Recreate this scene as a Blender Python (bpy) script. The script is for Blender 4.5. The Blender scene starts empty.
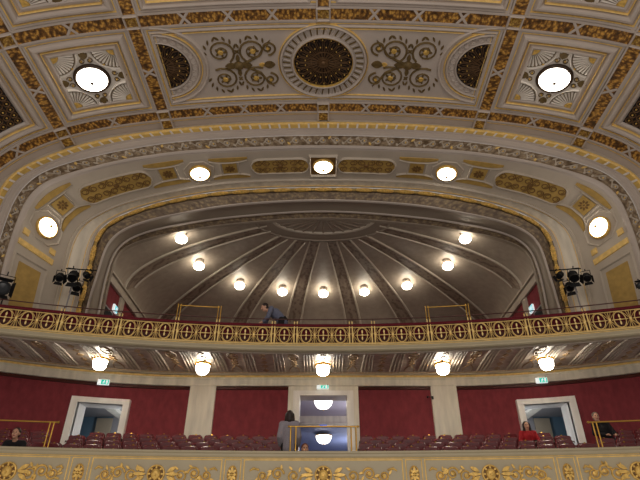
import bpy, bmesh, math, random
import numpy as np
from mathutils import Vector, Matrix

random.seed(7)
PI = math.pi
SC = bpy.context.scene
COL = SC.collection

# ------------------------------------------------------------------ camera model
FPX, CX, CY = 520.0, 323.3, 240.0
PITCH = math.radians(32.4)
CP, SP = math.cos(PITCH), math.sin(PITCH)


def ray(px, py):
    u = (px - CX) / FPX
    v = (CY - py) / FPX
    return (u, CP - v * SP, SP + v * CP)


def at_y(px, py, Y):
    d = ray(px, py)
    k = Y / d[1]
    return Vector((d[0] * k, Y, d[2] * k))


def at_z(px, py, Z):
    d = ray(px, py)
    k = Z / d[2]
    return Vector((d[0] * k, d[1] * k, Z))


def proj(p):
    zc = p[1] * CP + p[2] * SP
    yc = -p[1] * SP + p[2] * CP
    return (CX + FPX * p[0] / zc, CY - FPX * yc / zc)


# ------------------------------------------------------------------ colours and materials
def lin(c):
    out = []
    for v in c:
        v = v / 255.0
        out.append(v / 12.92 if v <= 0.04045 else ((v + 0.055) / 1.055) ** 2.4)
    return (out[0], out[1], out[2], 1.0)


def new_mat(name):
    m = bpy.data.materials.new(name)
    m.use_nodes = True
    nt = m.node_tree
    b = nt.nodes.get("Principled BSDF")
    return m, nt, b


def coords(nt, kind="Object", scale=(1, 1, 1)):
    tc = nt.nodes.new("ShaderNodeTexCoord")
    mp = nt.nodes.new("ShaderNodeMapping")
    mp.inputs["Scale"].default_value = scale
    nt.links.new(tc.outputs[kind], mp.inputs["Vector"])
    return mp.outputs["Vector"]


def plain(name, c, rough=0.6, metal=0.0, var=0.12, nscale=3.0, bump=0.0, stretch=(1, 1, 1), spec=0.4, sheen=0.0):
    m, nt, b = new_mat(name)
    v = coords(nt, "Object", stretch)
    n = nt.nodes.new("ShaderNodeTexNoise")
    n.inputs["Scale"].default_value = nscale
    n.inputs["Detail"].default_value = 4
    nt.links.new(v, n.inputs["Vector"])
    r = nt.nodes.new("ShaderNodeValToRGB")
    a = lin(c)
    r.color_ramp.elements[0].position = 0.3
    r.color_ramp.elements[1].position = 0.7
    r.color_ramp.elements[0].color = tuple(x * (1 - var) for x in a[:3]) + (1,)
    r.color_ramp.elements[1].color = tuple(min(1, x * (1 + var)) for x in a[:3]) + (1,)
    nt.links.new(n.outputs["Fac"], r.inputs["Fac"])
    nt.links.new(r.outputs["Color"], b.inputs["Base Color"])
    b.inputs["Roughness"].default_value = rough
    b.inputs["Metallic"].default_value = metal
    b.inputs["Specular IOR Level"].default_value = spec
    if sheen:
        b.inputs["Sheen Weight"].default_value = sheen
        b.inputs["Sheen Tint"].default_value = (1.0, 0.75, 0.75, 1)
    if bump:
        bp = nt.nodes.new("ShaderNodeBump")
        bp.inputs["Strength"].default_value = bump
        bp.inputs["Distance"].default_value = 0.02
        nt.links.new(n.outputs["Fac"], bp.inputs["Height"])
        nt.links.new(bp.outputs["Normal"], b.inputs["Normal"])
    return m


def relief(name, c0, c1, scale=(1, 1, 1), rough=0.55, metal=0.0, pos=(0.35, 0.6), bump=0.6, c2=None):
    """a small carved all-over pattern laid along the UVs (metres)"""
    m, nt, b = new_mat(name)
    v = coords(nt, "UV", scale)
    vo = nt.nodes.new("ShaderNodeTexVoronoi")
    vo.feature = "SMOOTH_F1"
    vo.inputs["Scale"].default_value = 1.0
    nt.links.new(v, vo.inputs["Vector"])
    no = nt.nodes.new("ShaderNodeTexNoise")
    no.inputs["Scale"].default_value = 2.3
    no.inputs["Detail"].default_value = 3
    nt.links.new(v, no.inputs["Vector"])
    ad = nt.nodes.new("ShaderNodeMath")
    ad.operation = "MULTIPLY_ADD"
    ad.inputs[1].default_value = 0.7
    nt.links.new(vo.outputs["Distance"], ad.inputs[0])
    mu = nt.nodes.new("ShaderNodeMath")
    mu.operation = "MULTIPLY"
    mu.inputs[1].default_value = 0.45
    nt.links.new(no.outputs["Fac"], mu.inputs[0])
    nt.links.new(mu.outputs[0], ad.inputs[2])
    r = nt.nodes.new("ShaderNodeValToRGB")
    r.color_ramp.elements[0].position = pos[0]
    r.color_ramp.elements[1].position = pos[1]
    r.color_ramp.elements[0].color = lin(c0)
    r.color_ramp.elements[1].color = lin(c1)
    if c2:
        e = r.color_ramp.elements.new(min(0.98, pos[1] + 0.16))
        e.color = lin(c2)
    nt.links.new(ad.outputs[0], r.inputs["Fac"])
    nt.links.new(r.outputs["Color"], b.inputs["Base Color"])
    b.inputs["Roughness"].default_value = rough
    b.inputs["Metallic"].default_value = metal
    bp = nt.nodes.new("ShaderNodeBump")
    bp.inputs["Strength"].default_value = bump
    bp.inputs["Distance"].default_value = 0.03
    bp.invert = True
    nt.links.new(ad.outputs[0], bp.inputs["Height"])
    nt.links.new(bp.outputs["Normal"], b.inputs["Normal"])
    return m


def glow(name, c, strength):
    m, nt, b = new_mat(name)
    b.inputs["Base Color"].default_value = lin(c)
    b.inputs["Emission Color"].default_value = lin(c)
    b.inputs["Emission Strength"].default_value = strength
    b.inputs["Roughness"].default_value = 0.3
    return m


M = {}
M["cream"] = plain("cream plaster", (190, 178, 168), 0.55, var=0.06, nscale=1.2)
M["cream_face"] = plain("pale painted field", (224, 216, 206), 0.5, var=0.08, nscale=5)
M["arch"] = plain("arch plaster", (188, 176, 160), 0.5, var=0.07, nscale=1.5)
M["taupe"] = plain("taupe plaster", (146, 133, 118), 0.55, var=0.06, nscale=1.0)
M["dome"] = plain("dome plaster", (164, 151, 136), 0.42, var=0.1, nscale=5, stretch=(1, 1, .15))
M["dome_rib"] = relief("dome rib relief", (112, 94, 80), (146, 130, 114), (9, 6, 1), bump=0.5)
M["marble"] = plain("pale marble", (222, 213, 196), 0.35, var=0.16, nscale=2.2, stretch=(2.2, 2.2, .35))
M["door_marble"] = plain("white door marble", (240, 234, 226), 0.35, var=0.08, nscale=2.2, stretch=(2, 2, .4))
M["parapet"] = plain("parapet paint", (176, 164, 136), 0.45, var=0.05, nscale=2)
M["gold"] = plain("gold leaf", (222, 182, 98), 0.42, 0.3, var=0.3, nscale=14, bump=0.3)
M["gold_line"] = plain("gilt line", (236, 200, 122), 0.45, 0.1, var=0.15, nscale=8)
M["gilt_iron"] = plain("gilt ironwork", (240, 210, 138), 0.45, 0.15, var=0.15, nscale=9)
M["lamp_rim"] = plain("dark bronze lamp rim", (62, 46, 32), 0.5, 0.2)
M["brass"] = plain("polished brass", (198, 156, 72), 0.28, 0.85, var=0.1, nscale=6)
M["ochre"] = plain("ochre panel", (176, 144, 78), 0.6, var=0.15, nscale=6)
M["ochre_band"] = plain("ochre blocks", (200, 168, 94), 0.55, var=0.15, nscale=4)
M["bronze"] = plain("bronze paint", (112, 92, 56), 0.5, 0.25, var=0.3, nscale=9)
M["brown"] = plain("brown scrollwork", (116, 86, 46), 0.6, var=0.2, nscale=8)
M["gilt_fill"] = relief("gilded leaf band", (232, 178, 86), (128, 88, 44), (15, 10, 1), 0.42, 0.2, (0.31, 0.56), 0.7, (80, 56, 30))
M["gilt_square"] = relief("gilded square", (236, 196, 104), (140, 104, 48), (16, 16, 1), 0.42, 0.35, (0.3, 0.6), 0.7)
M["frieze"] = relief("carved frieze", (166, 148, 122), (124, 106, 86), (9, 10, 1), 0.5, 0.1, (0.3, 0.58), 0.8, (90, 72, 50))
M["dark_frieze"] = relief("dark carved frieze", (150, 128, 94), (112, 95, 76), (9, 12, 1), 0.5, 0.15, (0.3, 0.55), 0.7, (94, 76, 60))
M["soffit"] = relief("stucco soffit", (198, 184, 170), (160, 144, 128), (7, 7, 1), 0.45, 0.1, (0.3, 0.7), 0.35)
M["stucco"] = plain("stucco flutes", (190, 176, 160), 0.55, var=0.1, nscale=6)
M["stucco_gold"] = plain("dull gilt stucco", (168, 140, 102), 0.5, 0.1, var=0.25, nscale=12)
M["grille"] = plain("dark pierced metal", (34, 26, 22), 0.6, 0.2, var=0.3, nscale=10)
M["grille_rib"] = plain("dark bronze tracery", (104, 78, 52), 0.5, 0.4, var=0.2, nscale=10)
M["red"] = plain("red damask", (132, 54, 60), 0.75, var=0.16, nscale=7, stretch=(1, 1, .5), bump=0.1, spec=0.2)
M["maroon"] = plain("maroon velvet", (92, 24, 34), 0.8, var=0.15, nscale=9, spec=0.2)
M["plush"] = plain("maroon plush", (110, 30, 37), 0.24, var=0.25, nscale=8, sheen=0.12, spec=0.8)
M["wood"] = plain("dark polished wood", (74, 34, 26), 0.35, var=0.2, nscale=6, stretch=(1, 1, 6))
M["carpet"] = plain("brown carpet", (70, 38, 34), 0.9, var=0.2, nscale=20)
M["black"] = plain("black metal", (17, 17, 19), 0.6, 0.1, var=0.2, nscale=8)
M["lens"] = plain("spotlight lens", (26, 28, 32), 0.3, 0.1, var=0.1, nscale=8)
M["lamp"] = glow("lit opal glass", (255, 246, 230), 8.0)
M["lamp_dome"] = glow("lit globe glass", (255, 244, 224), 18.0)
M["lamp_soffit"] = glow("lit crystal glass", (255, 244, 224), 30)
M["lamp_foyer"] = glow("lit foyer glass", (255, 248, 238), 5.0)
M["sign_green"] = glow("green sign glass", (20, 180, 160), 0.8)
M["sign_cyan"] = glow("cyan sign glass", (60, 190, 205), 0.9)
M["sign_white"] = glow("white sign glass", (235, 240, 240), 0.7)
M["sign_blue"] = glow("blue sign glass", (70, 110, 220), 0.6)
M["foyer_wall"] = plain("lilac grey foyer plaster", (188, 180, 196), 0.6, var=0.06, nscale=1)
M["foyer_blue"] = plain("blue grey foyer plaster", (150, 164, 206), 0.6, var=0.06, nscale=1)
M["corr_grey"] = plain("grey corridor plaster", (150, 146, 146), 0.6, var=0.06, nscale=1)
M["corr_blue"] = plain("teal corridor wall", (104, 130, 146), 0.6, var=0.08, nscale=1)
M["corr_door"] = plain("beige corridor panel", (176, 160, 136), 0.6, var=0.06, nscale=1)
M["skin"] = plain("skin", (205, 158, 132), 0.5, var=0.06, nscale=12)
M["lip"] = plain("lips", (150, 70, 66), 0.5)
M["eye"] = plain("eyes", (40, 30, 26), 0.3)
M["hair_dark"] = plain("dark brown hair", (44, 32, 28), 0.5, var=0.4, nscale=30, stretch=(1, 1, .1))
M["hair_red"] = plain("auburn hair", (110, 62, 46), 0.5, var=0.3, nscale=30, stretch=(1, 1, .1))
M["hair_grey"] = plain("greying hair", (110, 98, 86), 0.5, var=0.3, nscale=30, stretch=(1, 1, .1))
M["grey_knit"] = plain("grey knit", (146, 140, 148), 0.85, var=0.1, nscale=40, bump=0.2)
M["blue_shirt"] = plain("blue grey shirt", (104, 108, 128), 0.8, var=0.12, nscale=20)
M["red_knit"] = plain("red knit", (168, 26, 34), 0.8, var=0.12, nscale=30)
M["black_cloth"] = plain("black cloth", (26, 24, 28), 0.85, var=0.2, nscale=20)


# ------------------------------------------------------------------ mesh builder
class MB:
    def __init__(self):
        self.v, self.f, self.mi, self.uv = [], [], [], []

    def face(self, pts, m=0, uvs=None):
        b = len(self.v)
        self.v += [tuple(p) for p in pts]
        self.f.append(tuple(range(b, b + len(pts))))
        self.mi.append(m)
        self.uv.append(uvs if uvs else [(0, 0)] * len(pts))

    def grid(self, rows, m=0, uv=None, close=False):
        """rows: list of rows of points"""
        b = len(self.v)
        nr, nc = len(rows), len(rows[0])
        for r in rows:
            self.v += [tuple(p) for p in r]
        for i in range(nr - 1):
            for j in range(nc if close else nc - 1):
                j2 = (j + 1) % nc
                self.f.append((b + i * nc + j, b + i * nc + j2, b + (i + 1) * nc + j2, b + (i + 1) * nc + j))
                self.mi.append(m(i, j) if callable(m) else m)
                if uv:
                    self.uv.append([uv[i][j], uv[i][j2], uv[i + 1][j2], uv[i + 1][j]])
                else:
                    self.uv.append([(0, 0)] * 4)
        return b

    def box(self, c, s, m=0, mat=None):
        x, y, z = s[0] / 2, s[1] / 2, s[2] / 2
        P = [Vector((a, b, d)) for d in (-z, z) for b in (-y, y) for a in (-x, x)]
        c = Vector(c)
        P = [(mat @ p if mat else p) + c for p in P]
        for q in ((0, 2, 3, 1), (4, 5, 7, 6), (0, 1, 5, 4), (2, 6, 7, 3), (0, 4, 6, 2), (1, 3, 7, 5)):
            self.face([P[i] for i in q], m)

    def fbox(self, F, u0, u1, v0, v1, h0, h1, m=0, nu=1, nv=1):
        """box in surface coordinates (u, v, h) mapped through F: raised block with a subdivided top"""
        us = [u0 + (u1 - u0) * i / nu for i in range(nu + 1)]
        vs = [v0 + (v1 - v0) * i / nv for i in range(nv + 1)]
        self.grid([[F(u, v, h1) for u in us] for v in vs], m, [[(u, v) for u in us] for v in vs])
        for v in (v0, v1):
            self.grid([[F(u, v, h) for u in us] for h in (h0, h1)], m, [[(u, h) for u in us] for h in (h0, h1)])
        for u in (u0, u1):
            self.grid([[F(u, v, h) for v in vs] for h in (h0, h1)], m, [[(v, h) for v in vs] for h in (h0, h1)])

    def ridge(self, F, pts, w, h, m=0, closed=False, h0=0.0, flat=0.5):
        """moulding along a 2-D path on the surface F; w half width (number or list), h height"""
        n = len(pts)
        ws = w if isinstance(w, (list, tuple)) else [w] * n
        cols = []
        for i in range(n):
            p = pts[i]
            if closed:
                a, c = pts[i - 1], pts[(i + 1) % n]
            else:
                a, c = pts[max(0, i - 1)], pts[min(n - 1, i + 1)]
            d1 = np.array((p[0] - a[0], p[1] - a[1]))
            d2 = np.array((c[0] - p[0], c[1] - p[1]))
            l1, l2 = np.linalg.norm(d1), np.linalg.norm(d2)
            d1 = d1 / l1 if l1 > 1e-9 else d2 / max(l2, 1e-9)
            d2 = d2 / l2 if l2 > 1e-9 else d1
            t = d1 + d2
            lt = np.linalg.norm(t)
            t = t / lt if lt > 1e-6 else d1
            nn = np.array((-t[1], t[0]))
            cs = max(0.35, nn @ np.array((-d1[1], d1[0])))
            k = ws[i] / cs
            cols.append([F(p[0] + nn[0] * k * q, p[1] + nn[1] * k * q, h0 + hh) for q, hh in
                         ((-1, 0), (-flat, h), (0, h * 1.15), (flat, h), (1, 0))])
        if closed:
            cols.append(cols[0])
        self.grid(cols, m)

    def plate(self, F, poly, h, m=0, uv=False):
        """raised flat plate with a 2-D outline"""
        top = [F(p[0], p[1], h) for p in poly]
        self.face(top, m, [tuple(p) for p in poly])
        bot = [F(p[0], p[1], 0) for p in poly]
        n = len(poly)
        for i in range(n):
            j = (i + 1) % n
            self.face([bot[i], bot[j], top[j], top[i]], m)

    def boss(self, F, cu, cv, prof, n=24, m=0, a0=0.0, a1=2 * PI, sv=1.0):
        """lathe on the surface: prof = [(radius, height)]"""
        full = abs(a1 - a0 - 2 * PI) < 1e-6
        angs = [a0 + (a1 - a0) * i / n for i in range(n + (0 if full else 1))]
        rows = [[F(cu + r * math.cos(a), cv + sv * r * math.sin(a), h) for a in angs] for r, h in prof]
        uv = [[(r * math.cos(a), r * math.sin(a)) for a in angs] for r, h in prof]
        self.grid(rows, m, uv, close=full)

    def tube(self, pts, r, n=6, m=0, closed=False, cap=True):
        pts = [Vector(p) for p in pts]
        k = len(pts)
        rs = r if isinstance(r, (list, tuple)) else [r] * k
        rows = []
        prev = None
        for i in range(k):
            a = pts[i - 1] if (closed or i > 0) else pts[i]
            c = pts[(i + 1) % k] if (closed or i < k - 1) else pts[i]
            t = (c - a)
            t = t.normalized() if t.length > 1e-9 else Vector((0, 0, 1))
            if prev is None:
                up = Vector((0, 0, 1)) if abs(t.z) < 0.9 else Vector((1, 0, 0))
                x = t.cross(up).normalized()
            else:
                x = (prev - t * prev.dot(t))
                x = x.normalized() if x.length > 1e-6 else t.orthogonal().normalized()
            prev = x
            y = t.cross(x)
            rows.append([pts[i] + (x * math.cos(2 * PI * j / n) + y * math.sin(2 * PI * j / n)) * rs[i] for j in range(n)])
        if closed:
            rows.append(rows[0])
        self.grid(rows, m, close=True)
        if cap and not closed:
            self.face(rows[0], m)
            self.face(rows[-1], m)

    def lathe(self, prof, n=24, m=0, c=(0, 0, 0), sx=1, sy=1):
        rows = [[(c[0] + r * sx * math.cos(2 * PI * j / n), c[1] + r * sy * math.sin(2 * PI * j / n), c[2] + z) for j in range(n)] for r, z in prof]
        self.grid(rows, m, close=True)

    def ell(self, c, r, m=0, nu=16, nv=10, mat=None):
        c = Vector(c)
        rows = []
        for i in range(nv + 1):
            t = PI * i / nv
            row = []
            for j in range(nu):
                a = 2 * PI * j / nu
                p = Vector((r[0] * max(.001, math.sin(t)) * math.cos(a), r[1] * max(.001, math.sin(t)) * math.sin(a), r[2] * math.cos(t)))
                row.append((mat @ p if mat else p) + c)
            rows.append(row)
        self.grid(rows, m, close=True)

    def build(self, name, mats, parent=None, smooth=False, angle=None):
        me = bpy.data.meshes.new(name)
        me.from_pydata(self.v, [], self.f)
        for mm in (mats if isinstance(mats, (list, tuple)) else [mats]):
            me.materials.append(mm)
        me.polygons.foreach_set("material_index", self.mi)
        uvl = me.uv_layers.new(name="UVMap")
        flat = [c for f in self.uv for p in f for c in p]
        uvl.data.foreach_set("uv", flat)
        if smooth:
            me.polygons.foreach_set("use_smooth", [True] * len(me.polygons))
        me.update()
        o = bpy.data.objects.new(name, me)
        COL.objects.link(o)
        if parent is not None:
            o.parent = parent
        return o


def tag(o, label, cat, group=None):
    o["label"] = label
    o["category"] = cat
    if group:
        o["group"] = group
    return o


def thing(name, label, cat, loc=(0, 0, 0), rot=None, group=None):
    o = bpy.data.objects.new(name, None)
    o.empty_display_size = 0.2
    COL.objects.link(o)
    o.location = loc
    if rot is not None:
        o.rotation_euler = rot.to_euler() if hasattr(rot, "to_euler") else rot
    return tag(o, label, cat, group)


def struct(o, label=None):
    o["kind"] = "structure"
    if label:
        o["label"] = label
    return o


def dup(root, loc, rot, label, group=None):
    r = root.copy()
    COL.objects.link(r)
    r.location = loc
    r.rotation_euler = rot.to_euler() if hasattr(rot, "to_euler") else rot
    r["label"] = label
    if group:
        r["group"] = group
    for ch in list(root.children):
        c = ch.copy()
        COL.objects.link(c)
        c.parent = r
        for g in list(ch.children):
            d = g.copy()
            COL.objects.link(d)
            d.parent = c
    return r


def align(n, up=Vector((0, 1, 0))):
    """rotation whose local +Z points along n"""
    z = Vector(n).normalized()
    x = up.cross(z)
    if x.length < 1e-4:
        x = Vector((1, 0, 0))
    x.normalize()
    y = z.cross(x)
    return Matrix((x, y, z)).transposed()


def spiral(cx, cy, r0, r1, a0, turns, n=26, flip=1):
    pts = []
    for i in range(n + 1):
        t = i / n
        r = r0 + (r1 - r0) * t ** 0.8
        a = a0 + flip * turns * 2 * PI * t
        pts.append((cx + r * math.cos(a), cy + r * math.sin(a)))
    return pts


def taper(n, w0, w1):
    return [w0 + (w1 - w0) * i / (n - 1) for i in range(n)]


def leaf(cx, cy, L, W, ang, n=6):
    pts = []
    for i in range(2 * n):
        t = i / n
        x = (t if t <= 1 else 2 - t)
        y = math.sin(PI * x) ** 0.8 * W * (1 if t <= 1 else -1)
        xx, yy = (x - .15) * L, y
        pts.append((cx + xx * math.cos(ang) - yy * math.sin(ang), cy + xx * math.sin(ang) + yy * math.cos(ang)))
    return pts


# ------------------------------------------------------------------ main vault
PROF = [(0, 12.6), (1.7, 12.56), (3.4, 12.44), (5.05, 12.24), (6.76, 11.92), (7.8, 11.59), (8.58, 11.22), (9.2, 10.78), (9.7, 10.2), (10.1, 9.5), (10.4, 8.6), (10.5, 7.8)]


def catmull(P, per=24):
    P = [np.array(p, float) for p in P]
    out = []
    n = len(P)
    for i in range(n - 1):
        p0 = P[i - 1] if i > 0 else 2 * P[0] - P[1]
        p1, p2 = P[i], P[i + 1]
        p3 = P[i + 2] if i + 2 < n else 2 * P[-1] - P[-2]
        t0 = 0
        t1 = t0 + max(1e-6, np.linalg.norm(p1 - p0)) ** .5
        t2 = t1 + max(1e-6, np.linalg.norm(p2 - p1)) ** .5
        t3 = t2 + max(1e-6, np.linalg.norm(p3 - p2)) ** .5
        for k in range(per):
            t = t1 + (t2 - t1) * k / per
            A1 = (t1 - t) / (t1 - t0) * p0 + (t - t0) / (t1 - t0) * p1
            A2 = (t2 - t) / (t2 - t1) * p1 + (t - t1) / (t2 - t1) * p2
            A3 = (t3 - t) / (t3 - t2) * p2 + (t - t2) / (t3 - t2) * p3
            B1 = (t2 - t) / (t2 - t0) * A1 + (t - t0) / (t2 - t0) * A2
            B2 = (t3 - t) / (t3 - t1) * A2 + (t - t1) / (t3 - t1) * A3
            out.append((t2 - t) / (t2 - t1) * B1 + (t - t1) / (t2 - t1) * B2)
    out.append(P[-1])
    return np.array(out)


_full = [(-x, z) for x, z in PROF[:0:-1]] + PROF
_vc = catmull(_full)
_vs = np.concatenate([[0], np.cumsum(np.linalg.norm(np.diff(_vc, axis=0), axis=1))])
_mid = _vs[-1] / 2
_vs = _vs - _mid
SMAX = _vs[-1]
_vt = np.gradient(_vc, _vs, axis=0)
_vt /= np.linalg.norm(_vt, axis=1)[:, None]


def FC(s, Y, h=0.0):
    x = np.interp(s, _vs, _vc[:, 0])
    z = np.interp(s, _vs, _vc[:, 1])
    tx = np.interp(s, _vs, _vt[:, 0])
    tz = np.interp(s, _vs, _vt[:, 1])
    return Vector((x + tz * h, Y, z - tx * h))   # normal towards the room


def s_at_x(x):
    return float(np.interp(x, _vc[:, 0], _vs))


YW = 12.42                       # plane of the arch wall
Y1a, Y1b = 8.29, 8.68            # transverse rib 1
Y2a, Y2b = 11.60, 12.0          # transverse rib 2
Y0a, Y0b = 5.10, 5.47
SL1, SL2 = s_at_x(5.06), s_at_x(8.1)
RW = 0.175

mb = MB()
ss = [-SMAX + 2 * SMAX * i / 120 for i in range(121)]
ys = [3.0 + (YW - 3.0) * i / 12 for i in range(13)]
mb.grid([[FC(s, y, 0) for s in ss] for y in ys], 0, [[(s, y) for s in ss] for y in ys])
CEIL = struct(mb.build("ceiling", M["cream"], smooth=True), "barrel vaulted cream ceiling with gilded ribs and coffers above the hall")


def xmark(mb, F, cu, cv, a, b, h, m):
    for sg in (1, -1):
        mb.ridge(F, [(cu - a, cv - sg * b), (cu + a, cv + sg * b)], 0.035, 0.02, m, h0=h, flat=.8)


def FT(s, y, h):
    return FC(s, y, h)


def FL(y, s, h):
    return FC(s, y, h)


def rib_piece(F, u0, u1, vc, half, nx, seg=10, h=0.05):
    """gilded leaf band between cream fillets, with nx cream crosses"""
    mb = MB()
    n = max(4, int(abs(u1 - u0) * 4))
    mb.fbox(F, u0, u1, vc - half, vc + half, 0, h, 0, n, 1)
    for sg in (-1, 1):
        mb.fbox(F, u0, u1, vc + sg * half - .018, vc + sg * half + .03, 0, h + .03, 1, n, 1)
        mb.fbox(F, u0, u1, vc + sg * (half + .065) - .03, vc + sg * (half + .065) + .03, 0, h - .01, 1, n, 1)
        mb.fbox(F, u0, u1, vc + sg * (half + .115) - .014, vc + sg * (half + .115) + .014, 0, h - .015, 2, n, 1)
    for i in range(nx):
        cu = u0 + (u1 - u0) * (i + 1) / (nx + 1)
        xmark(mb, F, cu, vc, .13, half - .02, h + .01, 1)
    return mb.build("rib", [M["gilt_fill"], M["cream"], M["gold_line"]], CEIL)


def square_boss(s, y, half):
    mb = MB()
    mb.fbox(FT, s - half, s + half, y - half, y + half, 0, .06, 0, 2, 2)
    q = half
    mb.ridge(FT, [(s - q, y - q), (s + q, y - q), (s + q, y + q), (s - q, y + q)], .035, .12, 1, closed=True)
    mb.boss(FT, s, y, [(.11, .06), (.09, .1), (.04, .09), (.001, .12)], 12, 0)
    return mb.build("rib_boss", [M["gilt_square"], M["cream"]], CEIL)


for ya, yb in ((Y1a, Y1b), (Y2a, Y2b)):
    yc = (ya + yb) / 2
    q = RW + .02
    segs = [(-SL1 + q, -q, 3), (q, SL1 - q, 3), (-SL2 + q, -SL1 - q, 1), (SL1 + q, SL2 - q, 1), (-SL2 - 2.6, -SL2 - q, 1), (SL2 + q, SL2 + 2.6, 1)]
    for u0, u1, nx in segs:
        rib_piece(FT, u0, u1, yc, (yb - ya) / 2, nx)
    for s in (-SL2, -SL1, 0, SL1, SL2):
        square_boss(s, yc, RW)
for y0, y1 in ((Y1b + .02, Y2a - .02), (Y0b, Y1a - .02)):
    for s in (-SL2, -SL1, SL1, SL2):
        rib_piece(FL, y0, y1, s, RW + .01, 1)
rib_piece(FL, Y0b, Y1a - .02, 0, RW - .05, 0) if False else None
# short rib stubs running down from rib 2 to the arch wall, and the small rib stub at the crown
for s in (-SL2, -SL1, 0, SL1, SL2):
    mb = MB()
    mb.fbox(FT, s - .15, s + .15, Y2b + .03, YW - .06, 0, .07, 0, 1, 1)
    for sg in (-1, 1):
        mb.fbox(FT, s + sg * .17 - .025, s + sg * .17 + .025, Y2b, YW - .05, 0, .11, 1, 1, 1)
    mb.build("rib_stub", [M["gilt_square"], M["cream"]], CEIL)
mb = MB()
mb.fbox(FT, -.15, .15, Y1a - .34, Y1a - .03, 0, .07, 0, 1, 1)
for sg in (-1, 1):
    mb.fbox(FT, sg * .17 - .025, sg * .17 + .025, Y1a - .36, Y1a, 0, .11, 1, 1, 1)
mb.build("rib_stub", [M["gilt_fill"], M["cream"]], CEIL)


def rect(u0, u1, v0, v1, n=8):
    p = []
    for i in range(n):
        p.append((u0 + (u1 - u0) * i / n, v0))
    p.append((u1, v0))
    p.append((u1, v1))
    for i in range(1, n):
        p.append((u1 + (u0 - u1) * i / n, v1))
    p.append((u0, v1))
    return p


def coffer_frame(s0, s1, y0, y1):
    mb = MB()
    mb.ridge(FT, rect(s0 + .16, s1 - .16, y0 + .16, y1 - .16), .1, .10, 0, closed=True)
    mb.ridge(FT, rect(s0 + .29, s1 - .29, y0 + .29, y1 - .29), .018, .07, 1, closed=True)
    mb.ridge(FT, rect(s0 + .42, s1 - .42, y0 + .42, y1 - .42), .07, .06, 0, closed=True)
    return mb.build("coffer_frame", [M["cream"], M["gold_line"]], CEIL)


def shell_coffer(s0, s1, y0, y1):
    coffer_frame(s0, s1, y0, y1)
    a0, a1, b0, b1 = s0 + .47, s1 - .47, y0 + .47, y1 - .47
    mb = MB()
    mb.fbox(FT, a0, a1, b0, b1, 0, .02, 0, 6, 6)
    R = 0.64
    for cu, cv, st in ((a0, b0, 0), (a1, b0, PI / 2), (a1, b1, PI), (a0, b1, 1.5 * PI)):
        arc = [(cu + R * math.cos(st + PI / 2 * i / 14), cv + R * math.sin(st + PI / 2 * i / 14)) for i in range(15)]
        mb.ridge(FT, arc, .03, .05, 0, h0=.02)
        arc = [(cu + R * .93 * math.cos(st + PI / 2 * i / 14), cv + R * .93 * math.sin(st + PI / 2 * i / 14)) for i in range(15)]
        mb.ridge(FT, arc, .012, .02, 1, h0=.02)
        for i in range(9):
            a = st + PI / 2 * (i + .5) / 9
            mb.ridge(FT, [(cu + .2 * math.cos(a), cv + .2 * math.sin(a)), (cu + .45 * math.cos(a), cv + .45 * math.sin(a)), (cu + .57 * math.cos(a), cv + .57 * math.sin(a))], [.012, .024, .03], .04, 0, h0=.02)
            a2 = st + PI / 2 * (i + 1) / 9
            if i < 8:
                mb.ridge(FT, [(cu + .22 * math.cos(a2), cv + .22 * math.sin(a2)), (cu + .58 * math.cos(a2), cv + .58 * math.sin(a2))], [.006, .012], .012, 1, h0=.02)
        mb.boss(FT, cu, cv, [(.19, .02), (.17, .06), (.001, .07)], 6, 2, st, st + PI / 2)
    cu, cv = (a0 + a1) / 2, (b0 + b1) / 2
    for k in range(4):
        a = k * PI / 2
        ca, sa = math.cos(a), math.sin(a)

        def T(x, y):
            return (cu + x * ca - y * sa, cv + x * sa + y * ca)
        mb.plate(FT, [T(*p) for p in leaf(.72, 0, .26, .075, 0)], .06, 1)
        for sg in (-1, 1):
            mb.plate(FT, [T(*p) for p in leaf(.72, sg * .03, .2, .04, sg * .5)], .05, 1)
            c0 = T(.62, sg * .11)
            mb.ridge(FT, spiral(c0[0], c0[1], .085, .045, a, 1.0, 12), .014, .03, 1, h0=.02)
            mb.boss(FT, c0[0], c0[1], [(.03, .02), (.025, .06), (.001, .07)], 8, 2)
        c0 = T(.42, .42)
        mb.boss(FT, c0[0], c0[1], [(.045, .02), (.04, .05), (.001, .06)], 8, 2)
    return mb.build("shell_panel", [M["cream_face"], M["bronze"], M["gold"]], CEIL)


def half_profile_dark(mb, cu, cv, R, n, a0, a1, petals):
    """pierced rosette: dark disc, radiating tracery, gold studs"""
    mb.boss(FT, cu, cv, [(R, .012), (R * .5, .01), (.001, .01)], n, 0, a0, a1)
    for i in range(petals):
        a = a0 + (a1 - a0) * (i + .5) / petals
        d = (a1 - a0) / petals * .42
        for sg in (-1, 1):
            pts = []
            for k in range(7):
                t = k / 6
                r = R * (.2 + .74 * t)
                aa = a + sg * d * math.sin(PI * min(1, t * .62 + .02)) * .95
                if k == 6:
                    aa, r = a, R * .97
                pts.append((cu + r * math.cos(aa), cv + r * math.sin(aa)))
            mb.ridge(FT, pts, .013, .03, 1, h0=.01)
        mb.ridge(FT, [(cu + .2 * R * math.cos(a), cv + .2 * R * math.sin(a)), (cu + .8 * R * math.cos(a), cv + .8 * R * math.sin(a))], .008, .02, 1, h0=.01)
        for rr in (.9, .62):
            mb.boss(FT, cu + rr * R * math.cos(a + (d if rr > .8 else 0)), cv + rr * R * math.sin(a + (d if rr > .8 else 0)), [(.022, .01), (.016, .05), (.001, .055)], 6, 2)
    for rr in (.2, .42):
        arc = [(cu + rr * R * math.cos(a0 + (a1 - a0) * i / 24), cv + rr * R * math.sin(a0 + (a1 - a0) * i / 24)) for i in range(25)]
        mb.ridge(FT, arc, .015, .03, 1, h0=.01)


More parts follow.
